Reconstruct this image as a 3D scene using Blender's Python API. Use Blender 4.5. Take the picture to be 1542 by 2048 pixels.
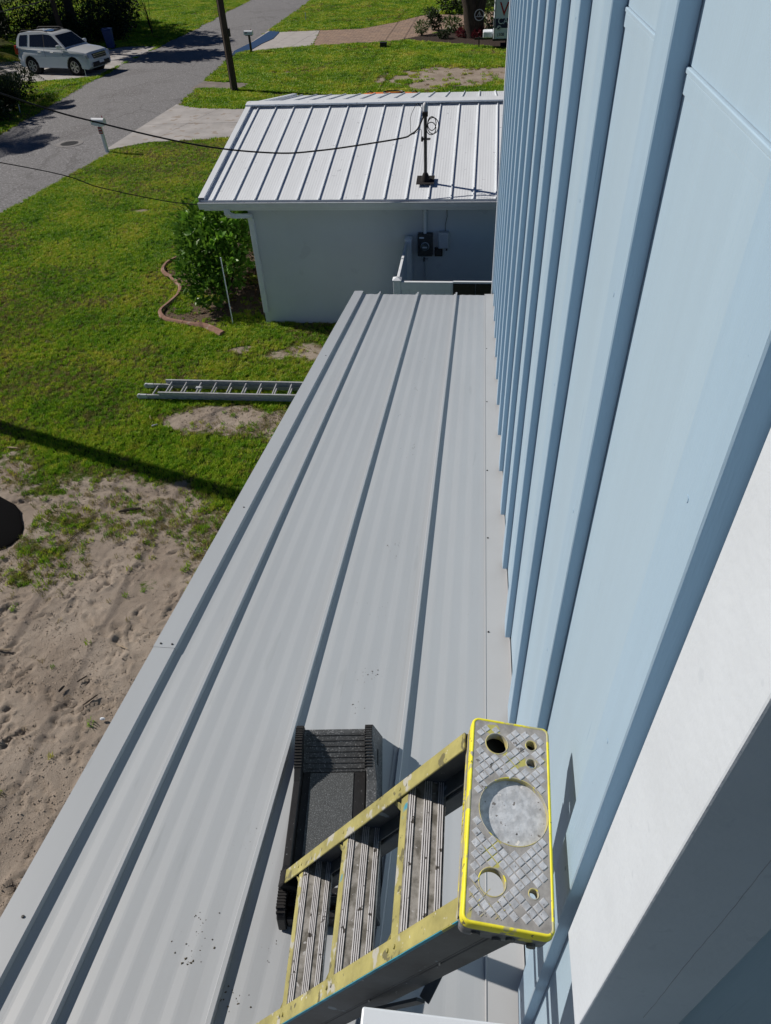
import bpy, bmesh, math, random
import numpy as np
from mathutils import Vector, Matrix
from mathutils.geometry import tessellate_polygon

for o in list(bpy.data.objects): bpy.data.objects.remove(o, do_unlink=True)
SC = bpy.context.scene
COL = SC.collection
R = math.radians
random.seed(7)

# ------------------------------------------------------------------ camera
# rows of the rotation: world axes seen in camera axes (right, down, forward)
RM = np.array([[0.99267138, 0.04524998, -0.11205347],
               [0.11333147, -0.67044884, 0.73324916],
               [-0.04194661, -0.74057464, -0.67066362]])
CZ = 7.0                                    # eye height above the yard
cam_d = bpy.data.cameras.new('camera'); cam = bpy.data.objects.new('camera', cam_d); COL.objects.link(cam)
cam_d.sensor_fit = 'HORIZONTAL'; cam_d.sensor_width = 36.0; cam_d.lens = 36.0*1391/1542
cam_d.clip_start = 0.02; cam_d.clip_end = 3000
mw = Matrix.Identity(4)
for i in range(3):
    mw[i][0] = RM[i, 0]; mw[i][1] = -RM[i, 1]; mw[i][2] = -RM[i, 2]
mw[2][3] = CZ
cam.matrix_world = mw
SC.camera = cam

# ------------------------------------------------------------------ sky, sun, exposure
SUN_EL, SUN_AZ = 38.0, -18.0                # light travels towards +x, slightly towards the viewer
W = bpy.data.worlds.new('World'); SC.world = W; W.use_nodes = True
nt = W.node_tree; nt.nodes.clear()
sky = nt.nodes.new('ShaderNodeTexSky'); sky.sky_type = 'NISHITA'; sky.sun_disc = False
sky.sun_elevation = R(SUN_EL); sky.sun_rotation = R(-(90+SUN_AZ))
sky.air_density = 0.42; sky.dust_density = 0.0; sky.ozone_density = 7.0
bg = nt.nodes.new('ShaderNodeBackground'); bg.inputs[1].default_value = 0.05
wo = nt.nodes.new('ShaderNodeOutputWorld')
nt.links.new(sky.outputs[0], bg.inputs[0]); nt.links.new(bg.outputs[0], wo.inputs[0])
sl = bpy.data.lights.new('sun', 'SUN'); sl.energy = 5.0; sl.angle = R(0.53); sl.color = (1.0, 0.91, 0.81)
so = bpy.data.objects.new('sun', sl); COL.objects.link(so)
sd = Vector((math.cos(R(SUN_EL))*math.cos(R(SUN_AZ)), math.cos(R(SUN_EL))*math.sin(R(SUN_AZ)), -math.sin(R(SUN_EL))))
so.rotation_euler = sd.to_track_quat('-Z', 'Y').to_euler(); so.location = (-10, 5, 30)
SC.view_settings.view_transform = 'Standard'; SC.view_settings.look = 'None'
SC.view_settings.exposure = -0.16; SC.view_settings.gamma = 1.0
SC.render.engine = 'CYCLES'
SC.cycles.max_bounces = 6; SC.cycles.diffuse_bounces = 2; SC.cycles.transparent_max_bounces = 6

# ------------------------------------------------------------------ helpers
def wd(px, py):
    return RM @ np.array([px-771.0, py-1024.0, 1391.0])
def gp(px, py, z=0.0):                      # photo pixel -> point on the level z
    d = wd(px, py); return d*((z-CZ)/d[2]) + np.array([0, 0, CZ])
def yp(px, py, y):                          # photo pixel -> point on the plane y
    d = wd(px, py); return d*(y/d[1]) + np.array([0, 0, CZ])
def rel(x, y, z, k=1.0):
    return Vector((x*k, y*k, z*k+CZ))

def _hash(ix, iy, s):
    n = (ix.astype(np.int64)*374761393 + iy.astype(np.int64)*668265263 + s*1442695041) & 0x7fffffff
    n = ((n ^ (n >> 13))*1274126177) & 0x7fffffff
    n = n ^ (n >> 16)
    return (n & 0xffff)/65535.0
def vnoise(x, y, s=0):
    x = np.asarray(x, float); y = np.asarray(y, float)
    ix = np.floor(x); iy = np.floor(y); fx = x-ix; fy = y-iy
    fx = fx*fx*(3-2*fx); fy = fy*fy*(3-2*fy)
    a = _hash(ix, iy, s); b = _hash(ix+1, iy, s); c = _hash(ix, iy+1, s); d = _hash(ix+1, iy+1, s)
    return (a*(1-fx)+b*fx)*(1-fy) + (c*(1-fx)+d*fx)*fy
def fbm(x, y, s=0, o=4):
    v = 0; a = .5; t = 0
    for i in range(o):
        v = v + a*vnoise(x*2**i, y*2**i, s+i*17); t += a; a *= .5
    return v/t
def sstep(a, b, x):
    t = np.clip((x-a)/(b-a), 0, 1); return t*t*(3-2*t)

def tag(o, label=None, cat=None, group=None, kind=None):
    if label: o['label'] = label
    if cat: o['category'] = cat
    if group: o['group'] = group
    if kind: o['kind'] = kind
    return o
def empty(name, loc=(0, 0, 0), rz=0.0, label=None, cat=None, group=None):
    o = bpy.data.objects.new(name, None); COL.objects.link(o); o.location = loc; o.rotation_euler = (0, 0, rz)
    o.empty_display_size = .1
    return tag(o, label, cat, group)
def link(name, me, mat=None, parent=None):
    o = bpy.data.objects.new(name, me); COL.objects.link(o)
    if mat is not None:
        for m in (mat if isinstance(mat, (list, tuple)) else [mat]): me.materials.append(m)
    if parent: o.parent = parent
    return o
def share(o, parent=None, loc=None, rot=None, name=None):
    c = o.copy(); COL.objects.link(c)
    if parent: c.parent = parent
    if loc is not None: c.location = loc
    if rot is not None: c.rotation_euler = rot
    return c
def copy_tree(o, parent=None):
    c = o.copy(); COL.objects.link(c); c.parent = parent
    for ch in list(o.children): copy_tree(ch, c)
    return c

class MB:
    def __init__(s): s.v = []; s.f = []; s.m = []; s.mi = 0
    def add(s, vs, fs):
        b = len(s.v); s.v += [tuple(map(float, p)) for p in vs]
        s.f += [tuple(i+b for i in f) for f in fs]; s.m += [s.mi]*len(fs); return s
    def box(s, lo, hi):
        x0, y0, z0 = lo; x1, y1, z1 = hi
        return s.add([(x0,y0,z0),(x1,y0,z0),(x1,y1,z0),(x0,y1,z0),(x0,y0,z1),(x1,y0,z1),(x1,y1,z1),(x0,y1,z1)],
                     [(0,3,2,1),(4,5,6,7),(0,1,5,4),(1,2,6,5),(2,3,7,6),(3,0,4,7)])
    def obox(s, c, ax, h):                 # centre, three axes, half sizes
        c = Vector(c); a = [Vector(v).normalized()*k for v, k in zip(ax, h)]
        vs = [c + a[0]*i + a[1]*j + a[2]*k for k in (-1, 1) for i, j in ((-1,-1),(1,-1),(1,1),(-1,1))]
        return s.add(vs, [(0,3,2,1),(4,5,6,7),(0,1,5,4),(1,2,6,5),(2,3,7,6),(3,0,4,7)])
    def beam(s, p0, p1, w, h, up=(0, 0, 1)):
        p0 = Vector(p0); p1 = Vector(p1); d = p1-p0; L = d.length; d.normalize()
        sd_ = d.cross(Vector(up)); sd_.normalize(); u = sd_.cross(d)
        return s.obox((p0+p1)/2, (d, sd_, u), (L/2, w/2, h/2))
    def tube(s, pts, r, n=8, cap=True):
        pts = [Vector(p) for p in pts]; rs = r if isinstance(r, (list, tuple)) else [r]*len(pts)
        vs = []; fs = []; pu = None
        for i, p in enumerate(pts):
            d = (pts[min(i+1, len(pts)-1)] - pts[max(i-1, 0)]).normalized()
            if pu is None:
                pu = d.orthogonal().normalized()
            pu = (pu - d*pu.dot(d)); pu.normalize(); w = d.cross(pu)
            vs += [p + (pu*math.cos(2*math.pi*k/n) + w*math.sin(2*math.pi*k/n))*rs[i] for k in range(n)]
        for i in range(len(pts)-1):
            for k in range(n):
                a = i*n+k; b = i*n+(k+1) % n; fs.append((a, b, b+n, a+n))
        if cap:
            fs.append(tuple(range(n-1, -1, -1))); fs.append(tuple((len(pts)-1)*n+k for k in range(n)))
        return s.add(vs, fs)
    def prism(s, poly, a, b, fn):          # 2d polygon swept from a to b; fn(u, v, t) -> xyz
        n = len(poly); vs = [fn(u, v, a) for u, v in poly] + [fn(u, v, b) for u, v in poly]
        return s.add(vs, [tuple(range(n-1, -1, -1)), tuple(range(n, 2*n))] + [(i, (i+1) % n, n+(i+1) % n, n+i) for i in range(n)])
    def loft(s, rings, closed=True, cap=True):
        n = len(rings[0]); vs = [p for r_ in rings for p in r_]; fs = []
        for i in range(len(rings)-1):
            for k in range(n if closed else n-1):
                a = i*n+k; b = i*n+(k+1) % n; fs.append((a, b, b+n, a+n))
        if cap and closed: fs.append(tuple(range(n-1, -1, -1))); fs.append(tuple((len(rings)-1)*n+k for k in range(n)))
        return s.add(vs, fs)
    def holed(s, outer, holes, z0, z1, fn=lambda u, v, w: (u, v, w)):
        loops = [[Vector((u, v, 0)) for u, v in l] for l in [outer]+holes]
        tri = tessellate_polygon(loops); flat = [p for l in loops for p in l]; n = len(flat)
        vs = [fn(p.x, p.y, z1) for p in flat] + [fn(p.x, p.y, z0) for p in flat]; fs = []
        for t in tri:
            a, b, c = [flat[i] for i in t]
            if (b-a).cross(c-a).z < 0: t = t[::-1]
            fs.append(tuple(t)); fs.append(tuple(i+n for i in t[::-1]))
        k = 0
        for l in loops:
            m = len(l)
            for i in range(m): a = k+i; b = k+(i+1) % m; fs.append((a, b, b+n, a+n))
            k += m
        return s.add(vs, fs)
    def build(s, name, mat, parent=None, bevel=0, seg=1, smooth=False, auto=None):
        me = bpy.data.meshes.new(name); me.from_pydata(s.v, [], s.f)
        if any(s.m):
            me.polygons.foreach_set('material_index', s.m)
        bm = bmesh.new(); bm.from_mesh(me)
        bmesh.ops.recalc_face_normals(bm, faces=bm.faces)
        if bevel:
            ed = [e for e in bm.edges if len(e.link_faces) == 2 and e.calc_face_angle(0) > R(35)]
            bmesh.ops.bevel(bm, geom=ed, offset=bevel, segments=seg, affect='EDGES', profile=.5, clamp_overlap=True)
        if smooth:
            for f in bm.faces: f.smooth = True
            for e in bm.edges:
                if len(e.link_faces) == 2 and e.calc_face_angle(0) > R(auto or 40): e.smooth = False
        bm.to_mesh(me); bm.free()
        return link(name, me, mat, parent)

def circle(cx, cy, r, n=24, ph=0):
    return [(cx+r*math.cos(ph+2*math.pi*k/n), cy+r*math.sin(ph+2*math.pi*k/n)) for k in range(n)]

# ------------------------------------------------------------------ materials
def pm(name, base, rough=.6, var=.12, scale=6, bump=0, bscale=60, bdist=.004, metal=0, spec=.4, stretch=(1, 1, 1), col2=None, thr=None,
       spots=None, transl=0, coat=0, obj_rand=0, detail=4, soft=.1, sheen=0, sheen_r=.4):
    m = bpy.data.materials.new(name); m.use_nodes = True; t = m.node_tree; N = t.nodes; L = t.links
    b = N['Principled BSDF']; out = N['Material Output']
    b.inputs['Roughness'].default_value = rough; b.inputs['Metallic'].default_value = metal
    b.inputs['Specular IOR Level'].default_value = spec; b.inputs['Coat Weight'].default_value = coat
    if sheen:
        b.inputs['Sheen Weight'].default_value = sheen; b.inputs['Sheen Roughness'].default_value = sheen_r; b.inputs['Sheen Tint'].default_value = (1, .985, .96, 1)
    ge = N.new('ShaderNodeNewGeometry'); mp = N.new('ShaderNodeMapping'); mp.inputs['Scale'].default_value = stretch
    L.new(ge.outputs['Position'], mp.inputs[0])
    no = N.new('ShaderNodeTexNoise'); no.inputs['Scale'].default_value = scale; no.inputs['Detail'].default_value = detail
    no.inputs['Roughness'].default_value = .6
    L.new(mp.outputs[0], no.inputs['Vector'])
    rp = N.new('ShaderNodeValToRGB')
    c1 = [c*(1-var) for c in base]; c2 = col2 if col2 else [min(1, c*(1+var)) for c in base]
    if col2: c1 = base
    if thr is None: thr = .5; soft = .22
    rp.color_ramp.elements[0].position = max(0, thr-soft); rp.color_ramp.elements[1].position = min(1, thr+soft)
    rp.color_ramp.elements[0].color = (*c1, 1); rp.color_ramp.elements[1].color = (*c2, 1)
    L.new(no.outputs[0], rp.inputs[0]); col = rp.outputs[0]
    if spots:                               # list of (colour, scale, threshold)
        for k, sp in enumerate(spots):
            sc_, ss, th = sp[:3]
            n2 = N.new('ShaderNodeTexNoise'); n2.inputs['Scale'].default_value = ss; n2.inputs['Detail'].default_value = 3
            mp2 = N.new('ShaderNodeMapping'); mp2.inputs['Location'].default_value = (3.7*k+1, 9.1*k, 5.3*k); mp2.inputs['Scale'].default_value = sp[3] if len(sp) > 3 else (1, 1, 1)
            L.new(ge.outputs['Position'], mp2.inputs[0]); L.new(mp2.outputs[0], n2.inputs['Vector'])
            r2 = N.new('ShaderNodeValToRGB'); r2.color_ramp.elements[0].position = th; r2.color_ramp.elements[1].position = min(1, th+.03)
            L.new(n2.outputs[0], r2.inputs[0]); mx = N.new('ShaderNodeMixRGB'); mx.inputs[2].default_value = (*sc_, 1)
            L.new(r2.outputs[0], mx.inputs[0]); L.new(col, mx.inputs[1]); col = mx.outputs[0]
    if obj_rand:
        oi = N.new('ShaderNodeObjectInfo'); hs = N.new('ShaderNodeHueSaturation'); mr = N.new('ShaderNodeMapRange')
        mr.inputs[3].default_value = 1-obj_rand; mr.inputs[4].default_value = 1+obj_rand
        L.new(oi.outputs['Random'], mr.inputs[0]); L.new(mr.outputs[0], hs.inputs['Value']); L.new(col, hs.inputs['Color']); col = hs.outputs[0]
    L.new(col, b.inputs['Base Color'])
    if bump:
        nb = N.new('ShaderNodeTexNoise'); nb.inputs['Scale'].default_value = bscale; nb.inputs['Detail'].default_value = 5
        L.new(mp.outputs[0], nb.inputs['Vector']); bp = N.new('ShaderNodeBump'); bp.inputs['Strength'].default_value = bump
        bp.inputs['Distance'].default_value = bdist; L.new(nb.outputs[0], bp.inputs['Height']); L.new(bp.outputs[0], b.inputs['Normal'])
    if transl:
        tr = N.new('ShaderNodeBsdfTranslucent'); ms = N.new('ShaderNodeMixShader'); ms.inputs[0].default_value = transl
        hs2 = N.new('ShaderNodeHueSaturation'); hs2.inputs['Value'].default_value = 1.35; hs2.inputs['Hue'].default_value = .485
        L.new(col, hs2.inputs['Color']); L.new(hs2.outputs[0], tr.inputs[0])
        L.new(b.outputs[0], ms.inputs[1]); L.new(tr.outputs[0], ms.inputs[2]); L.new(ms.outputs[0], out.inputs[0])
    return m

M = {}
M['roof'] = pm('grey_painted_metal', (.365, .395, .425), .42, .04, 1.6, .05, 30, .002, spec=.45, stretch=(3, .4, 1), spots=[((.28, .29, .30), 75, .77), ((.335, .365, .392), 12, .70, (1.5, .12, 1))])
M['flash'] = pm('grey_beige_flashing', (.395, .415, .435), .45, .04, 3, .05, 25, .002, spec=.4)
SCR = [((.26, .41, .55), 26, .735, (3, 3, .14)), ((.28, .43, .57), 60, .75, (2, 2, .10))]
M['siding'] = pm('pale_blue_siding', (.355, .50, .625), .55, .05, 1.6, .4, 26, .0016, stretch=(5, 5, .35), spec=.3, detail=6, spots=SCR, sheen=.3, sheen_r=.5)
M['batten'] = pm('pale_blue_batten', (.325, .48, .625), .5, .06, 3, .4, 60, .0012, stretch=(5, 5, .45), spec=.3, spots=[((.13, .26, .38), 70, .76)]+SCR, sheen=.3, sheen_r=.5)
M['trim'] = pm('white_trim', (.60, .66, .725), .6, .04, 9, .28, 110, .002, spec=.3, spots=[((.565, .625, .69), 34, .66), ((.47, .52, .57), 55, .77)])
M['ledge'] = pm('white_aluminium', (.62, .68, .74), .4, .02, 4, spec=.5)
M['hroof'] = pm('white_metal_roof', (.77, .83, .89), .4, .05, 2.2, stretch=(3, .3, 1), spec=.4, spots=[((.56, .60, .65), 9, .68)])
M['hwall'] = pm('white_stucco', (.61, .67, .715), .85, .05, .9, .4, 90, .004, spec=.15, spots=[((.57, .625, .67), 2.2, .64)])
M['hwhite'] = pm('white_vinyl', (.75, .81, .87), .45, .04, 5, spec=.4)
M['gutter'] = pm('white_gutter', (.70, .76, .82), .35, .05, 3, spec=.5)
M['gdirt'] = pm('gutter_leaf_litter', (.06, .045, .03), .95, .5, 40, .8, 80, .02)
M['dark'] = pm('black_metal', (.018, .018, .02), .5, .3, 20, spec=.4)
M['rubber'] = pm('black_rubber', (.012, .012, .013), .85, .3, 30)
M['meter'] = pm('dark_grey_steel', (.055, .058, .06), .5, .2, 12, spec=.4)
M['lgrey'] = pm('light_grey_plastic', (.55, .59, .63), .45, .05, 8, spec=.4)
M['glass'] = pm('clear_glass', (.10, .12, .13), .08, .1, 10, spec=.8)
M['wood'] = pm('weathered_pole_wood', (.07, .052, .042), .9, .35, 6, .7, 50, .02, stretch=(6, 6, .4))
M['cable'] = pm('black_cable', (.015, .015, .017), .6, .1, 10)
M['gcable'] = pm('grey_cable', (.20, .20, .20), .6, .1, 10)
M['alu'] = pm('ladder_aluminium', (.40, .42, .45), .5, .18, 18, .15, 60, .002, metal=.1, spots=[((.14, .14, .14), 35, .68)])
M['concrete'] = pm('old_concrete', (.38, .375, .375), .9, .2, 1.1, .4, 45, .006, spots=[((.31, .275, .245), 2.6, .60)])
M['asphalt'] = pm('old_asphalt', (.205, .21, .222), .92, .30, 22, .9, 40, .03, spots=[((.18, .183, .193), .35, .57), ((.34, .345, .36), 16, .60), ((.10, .098, .096), 14, .62)])
t = M['asphalt'].node_tree; N = t.nodes; L = t.links; bs = N['Principled BSDF']; src = bs.inputs['Base Color'].links[0].from_socket
ge = N.new('ShaderNodeNewGeometry'); wn = N.new('ShaderNodeTexNoise'); wn.inputs['Scale'].default_value = 1.3; wn.inputs['Detail'].default_value = 4; L.new(ge.outputs['Position'], wn.inputs['Vector'])
va_ = N.new('ShaderNodeMixRGB'); va_.inputs[0].default_value = .35; L.new(ge.outputs['Position'], va_.inputs[1]); L.new(wn.outputs['Color'], va_.inputs[2])
vo = N.new('ShaderNodeTexVoronoi'); vo.feature = 'DISTANCE_TO_EDGE'; vo.inputs['Scale'].default_value = .38; L.new(va_.outputs[0], vo.inputs['Vector'])
cr = N.new('ShaderNodeValToRGB'); cr.color_ramp.elements[0].position = .004; cr.color_ramp.elements[1].position = .012; cr.color_ramp.elements[0].color = (.45, .44, .43, 1); L.new(vo.outputs['Distance'], cr.inputs[0])
mx = N.new('ShaderNodeMixRGB'); mx.blend_type = 'MULTIPLY'; mx.inputs[0].default_value = .38; L.new(src, mx.inputs[1]); L.new(cr.outputs[0], mx.inputs[2]); L.new(mx.outputs[0], bs.inputs['Base Color'])
M['curb'] = pm('terracotta_concrete', (.24, .14, .105), .9, .25, 9, .5, 50, .01, spots=[((.30, .235, .20), 6, .60)])
M['water'] = pm('puddle_water', (.03, .035, .04), .03, .1, 3, spec=1.0)
M['bark'] = pm('dark_bark', (.055, .042, .033), .95, .45, 7, 1, 40, .03, stretch=(3, 3, .6))
M['yellow'] = pm('yellow_plastic_edge', (.80, .73, .04), .5, .12, 25, .35, 90, .001, spec=.35, spots=[((.14, .13, .06), 90, .67), ((.46, .44, .22), 22, .57), ((.30, .30, .27), 34, .64)])
M['ywear'] = pm('worn_yellow_grey', (.47, .42, .17), .7, .3, 30, .4, 80, .001, col2=(.36, .36, .33), thr=.5, soft=.07, spots=[((.70, .64, .08), 45, .60)])
M['rail'] = pm('olive_fibreglass', (.34, .315, .115), .55, .32, 14, .4, 90, .001, spots=[((.42, .42, .37), 18, .60), ((.15, .14, .07), 30, .63), ((.06, .28, .38), 9, .70), ((.6, .6, .55), 60, .69), ((.10, .095, .06), 90, .70)])
M['web'] = pm('dirty_dark_web', (.075, .082, .085), .55, .4, 10, .4, 60, .001, spots=[((.22, .27, .30), 16, .66), ((.35, .36, .36), 70, .72)])
M['blue_paint'] = pm('blue_paint_smear', (.03, .30, .42), .6, .3, 30, spots=[((.34, .335, .085), 20, .58)])
M['cap'] = pm('worn_grey_cap', (.35, .37, .40), .85, .35, 60, .9, 70, .0025, col2=(.51, .54, .585), thr=.5, soft=.12, spots=[((.16, .155, .155), 90, .66), ((.66, .66, .66), 55, .68), ((.05, .05, .05), 50, .71), ((.10, .32, .52), 38, .75)])
M['capgroove'] = pm('dirty_cap_groove', (.30, .295, .29), .9, .3, 50, .5, 80, .002, spots=[((.42, .40, .12), 18, .62)])
M['capside'] = pm('painted_over_cap_side', (.20, .205, .215), .75, .35, 40, .5, 80, .0015, spots=[((.06, .06, .065), 35, .63), ((.55, .50, .10), 20, .68)])
M['tread'] = pm('dirty_aluminium_tread', (.33, .325, .31), .5, .3, 30, .3, 60, .001, metal=.15, col2=(.13, .125, .11), thr=.50, soft=.10, spots=[((.46, .47, .48), 80, .66), ((.55, .55, .54), 45, .73)])
M['ridge'] = pm('worn_bright_ridge', (.80, .80, .82), .35, .12, 35, metal=.25, spots=[((.12, .11, .10), 50, .64)])
M['black_plastic'] = pm('black_moulded_plastic', (.010, .010, .011), .5, .3, 40, .3, 90, .002, spots=[((.16, .17, .18), 130, .70)])
M['worn_skylit'] = pm('worn_skylit_plastic', (.055, .06, .065), .6, .35, 60, .3, 90, .002, spots=[((.18, .19, .20), 180, .60), ((.40, .40, .36), 40, .77)])
M['grit'] = pm('grit_pad', (.055, .061, .066), .8, .4, 300, .9, 400, .002, spots=[((.17, .185, .195), 420, .58), ((.45, .47, .48), 48, .735)])
M['carpaint'] = pm('white_car_paint', (.64, .69, .74), .25, .02, 2, spec=.5, coat=.6)
M['carglass'] = pm('dark_tinted_glass', (.012, .013, .016), .05, .1, 2, spec=.8)
M['carplastic'] = pm('dark_car_plastic', (.025, .025, .027), .6, .1, 8)
M['rim'] = pm('wheel_alloy', (.5, .5, .5), .35, .1, 8, metal=.7)
M['chrome'] = pm('chrome', (.7, .7, .72), .15, .05, 8, metal=1)
M['redlens'] = pm('red_lens', (.5, .02, .015), .25, .1, 8, spec=.6)
M['clearlens'] = pm('clear_lens', (.45, .47, .5), .1, .15, 20, spec=.8)
M['red'] = pm('red_plate', (.30, .03, .03), .5, .2, 20)
M['navy'] = pm('navy_paint', (.012, .016, .07), .45, .1, 5)
M['redpaint'] = pm('red_lettering', (.42, .02, .02), .45, .1, 5)
M['white'] = pm('white_paint', (.73, .79, .86), .45, .04, 4)
M['bin'] = pm('blue_bin_plastic', (.02, .055, .19), .5, .15, 6)
M['orange'] = pm('orange_plastic', (.75, .22, .05), .45, .1, 4)
M['brown_wall'] = pm('brown_house_wall', (.09, .065, .045), .9, .15, 2, .4, 40, .01)
M['mulch'] = pm('dark_mulch', (.035, .022, .016), .95, .5, 30, 1, 45, .03)
M['leaf_gloss'] = pm('glossy_leaf', (.040, .125, .012), .42, .4, 14, spec=.28, transl=.3, col2=(.12, .26, .03), thr=.5, soft=.2)
M['leaf_young'] = pm('young_leaf', (.075, .22, .018), .4, .35, 12, spec=.3, transl=.35, col2=(.15, .34, .035), thr=.5, soft=.2)
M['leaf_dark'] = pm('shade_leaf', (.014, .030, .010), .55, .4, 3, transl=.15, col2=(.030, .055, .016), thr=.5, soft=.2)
M['leaf_mid'] = pm('mid_green_leaf', (.036, .085, .018), .45, .4, 3, transl=.25, col2=(.075, .13, .03), thr=.5, soft=.2)
M['leaf_palm'] = pm('palm_leaf', (.085, .11, .022), .5, .35, 2, transl=.3, col2=(.16, .16, .035), thr=.5, soft=.2)
M['leaf_banana'] = pm('banana_leaf', (.05, .16, .025), .4, .3, 3, transl=.35)
M['leaf_red'] = pm('red_leaf', (.13, .018, .022), .45, .4, 6, transl=.15)
M['leaf_dry'] = pm('dry_leaf', (.16, .095, .05), .8, .4, 6, transl=.15)
M['twig'] = pm('dry_twig', (.20, .16, .12), .9, .3, 20)
M['scrap'] = pm('bare_wood_scrap', (.45, .36, .25), .85, .2, 20)
M['nearblack'] = pm('near_black', (.002, .0022, .003), 1.0, .2, 10, spec=.1)
M['dirtbit'] = pm('dried_dirt', (.10, .088, .065), .95, .4, 60)

# ------------------------------------------------------------------ ground: what grows where
def ell(x, y, cx, cy, rx, ry, soft=.45):
    d = np.sqrt(((x-cx)/rx)**2 + ((y-cy)/ry)**2)
    return 1-sstep(1-soft, 1+soft, d)
def inc_f(x, y):                            # thin olive grass growing in the sand
    n2 = fbm(x*3.1, y*3.1, 9, 4)-.5
    return np.clip(.95*ell(x+n2*.6, y+n2*.5, -6.05, 6.65, .85, .85, .6) + .85*ell(x+n2*.8, y+n2*.6, -3.55, 7.35, 1.1, .75, .6) + .6*ell(x+n2, y+n2, -5.0, 7.2, 1.0, .4, .6) + .55*ell(x+n2, y+n2, -8.0, 7.9, 1.8, .4, .6)
        + .45*ell(x+n2, y, -3.3, 6.4, .6, .45, .6) + .6*ell(x+n2, y+n2, -3.6, 9.7, 1.0, .5, .5) + .5*ell(x+n2, y+n2, -6.0, 8.3, 2.2, .4, .6), 0, 1)
def sand_f(x, y):
    n = fbm(x*.9, y*.9, 3, 4)-.5; n2 = fbm(x*3.1, y*3.1, 9, 4)-.5
    yy = y + n*.9 + n2*1.1 + .13*(x+8)
    s = sstep(8.85, 7.95, yy)*sstep(.5, -1.0, x)*sstep(-14, -10.5, x+n*2)
    inc = .85*ell(x+n2*.6, y+n2*.5, -6.05, 6.65, .75, .75, .5) + .75*ell(x+n2*.8, y+n2*.6, -3.55, 7.35, 1.0, .65, .6) \
        + .5*ell(x+n2, y+n2, -5.0, 7.2, .8, .35, .6) + .9*ell(x, y, -6.15, 5.95, .22, .2, .5) + .75*ell(x, y, -4.25, 5.95, .16, .14, .5) \
        + .55*ell(x+n2, y+n2, -8.0, 7.9, 1.6, .3, .5) + .4*ell(x+n2, y, -3.3, 6.4, .5, .35, .6) + .7*ell(x, y, -6.3, 7.75, .18, .12, .5)
    s = np.clip(s-np.minimum(inc, 1)*(.42+.5*np.clip(n2*3+.2, 0, 1)), 0, 1)
    d = n*.9 + n2*.7
    s = np.maximum(s, ell(x+d*.7, y+d*.5, -4.35, 9.85, 1.05, .40, .35)*(.93+n2*.6))
    s = np.maximum(s, ell(x+d*.5, y+d*.4, -3.2, 9.75, .7, .42, .5)*.72)
    s = np.maximum(s, ell(x+d*.3, y+d*.3, -4.75, 12.35, .22, .16, .4)*.8)
    s = np.maximum(s, ell(x+d, y+d, -3.35, 12.25, .75, .35, .5)*.55)
    s = np.maximum(s, ell(x+d*4, y+d*3, -1.7, 38.6, 2.9, 2.2, .5)*(1.0+n2*1.9))
    s = np.maximum(s, ell(x+d*2, y+d*1.5, -9.6, 40.6, 1.0, .6, .5)*(.35+n2*1.8))
    s = np.maximum(s, ell(x, y, -10.1, 20.55, .3, .14, .3)*.7)
    return np.clip(s, 0, 1)
CURB = [(-7.35, 17.25), (-7.64, 17.02), (-7.82, 16.62), (-7.72, 16.12), (-7.30, 15.70), (-7.0, 15.30), (-6.90, 14.85), (-6.96, 14.40), (-7.02, 14.0), (-6.80, 13.66), (-6.45, 13.50), (-6.1, 13.40), (-5.7, 13.28), (-5.27, 12.98)]
def bed_f(x, y):                            # planting bed by the corner of the white house
    cx = np.interp(y, [12.9, 13.4, 13.66, 14.0, 14.85, 15.3, 15.7, 16.12, 16.62, 17.25], [-5.2, -6.1, -6.8, -7.0, -6.9, -7.0, -7.3, -7.7, -7.8, -7.3])
    return (x > cx)*(x < -4.3)*(y > 13.35+.0*x)*(y < 21)*1.0
def soil_f(x, y):
    return bed_f(x, y)*sstep(.25, .55, fbm(x*1.7, y*1.7, 31, 3)+.25*sstep(-6, -5, x)) * (1-.6*ell(x, y, -4.9, 13.5, .5, .5, .5))
ROAD_R = [(-60, -14.5), (12, -14.6), (20.2, -14.4), (26.7, -13.65), (33.5, -13.4), (42, -14.0), (49.2, -14.25), (70, -14.4), (260, -14.6)]
ROAD_L = [(-60, -20.0), (12, -19.7), (29.4, -19.55), (38.8, -20.1), (46.9, -20.3), (57, -19.95), (72, -20.2), (260, -20.3)]
def road_r(y): return np.interp(y, [p[0] for p in ROAD_R], [p[1] for p in ROAD_R]) + .16*(fbm(y*.8, y*0+3.3, 5)-.5)*2
def road_l(y): return np.interp(y, [p[0] for p in ROAD_L], [p[1] for p in ROAD_L]) + .22*(fbm(y*.8, y*0+8.3, 6)-.5)*2
DRIVE = [(-13.95, 26.9), (-12.57, 27.95), (-9.8, 28.25), (-3.5, 28.3), (-3.5, 32.9), (-10.1, 32.85), (-12.3, 33.2), (-13.6, 34.0)]
APRON = [(-14.35, 46.95), (-13.48, 46.94), (-10.15, 48.05), (-10.75, 53.75), (-13.38, 53.65), (-14.35, 54.4)]
PAVER = [(-10.12, 48.06), (-5.0, 48.85), (-3.2, 51.2), (-1.4, 52.6), (3.2, 53.0), (3.2, 61.0), (-1.65, 58.9), (-4.3, 59.2), (-6.0, 56.2), (-8.07, 53.9), (-10.72, 53.75)]
LDRIVE = [(-20.3, 40.6), (-23.0, 39.6), (-30, 40.6), (-30, 45.5), (-24.5, 46.4), (-22.6, 49.8), (-20.2, 49.6)]
CULV = [(-14.0, 37.2), (-11.3, 36.85), (-11.25, 38.05), (-13.85, 38.85)]
BED2 = [(-5.0, 49.3), (.9, 45.6), (4, 45.6), (4, 52.9), (-1.4, 52.5), (-3.2, 51.1)]
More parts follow.
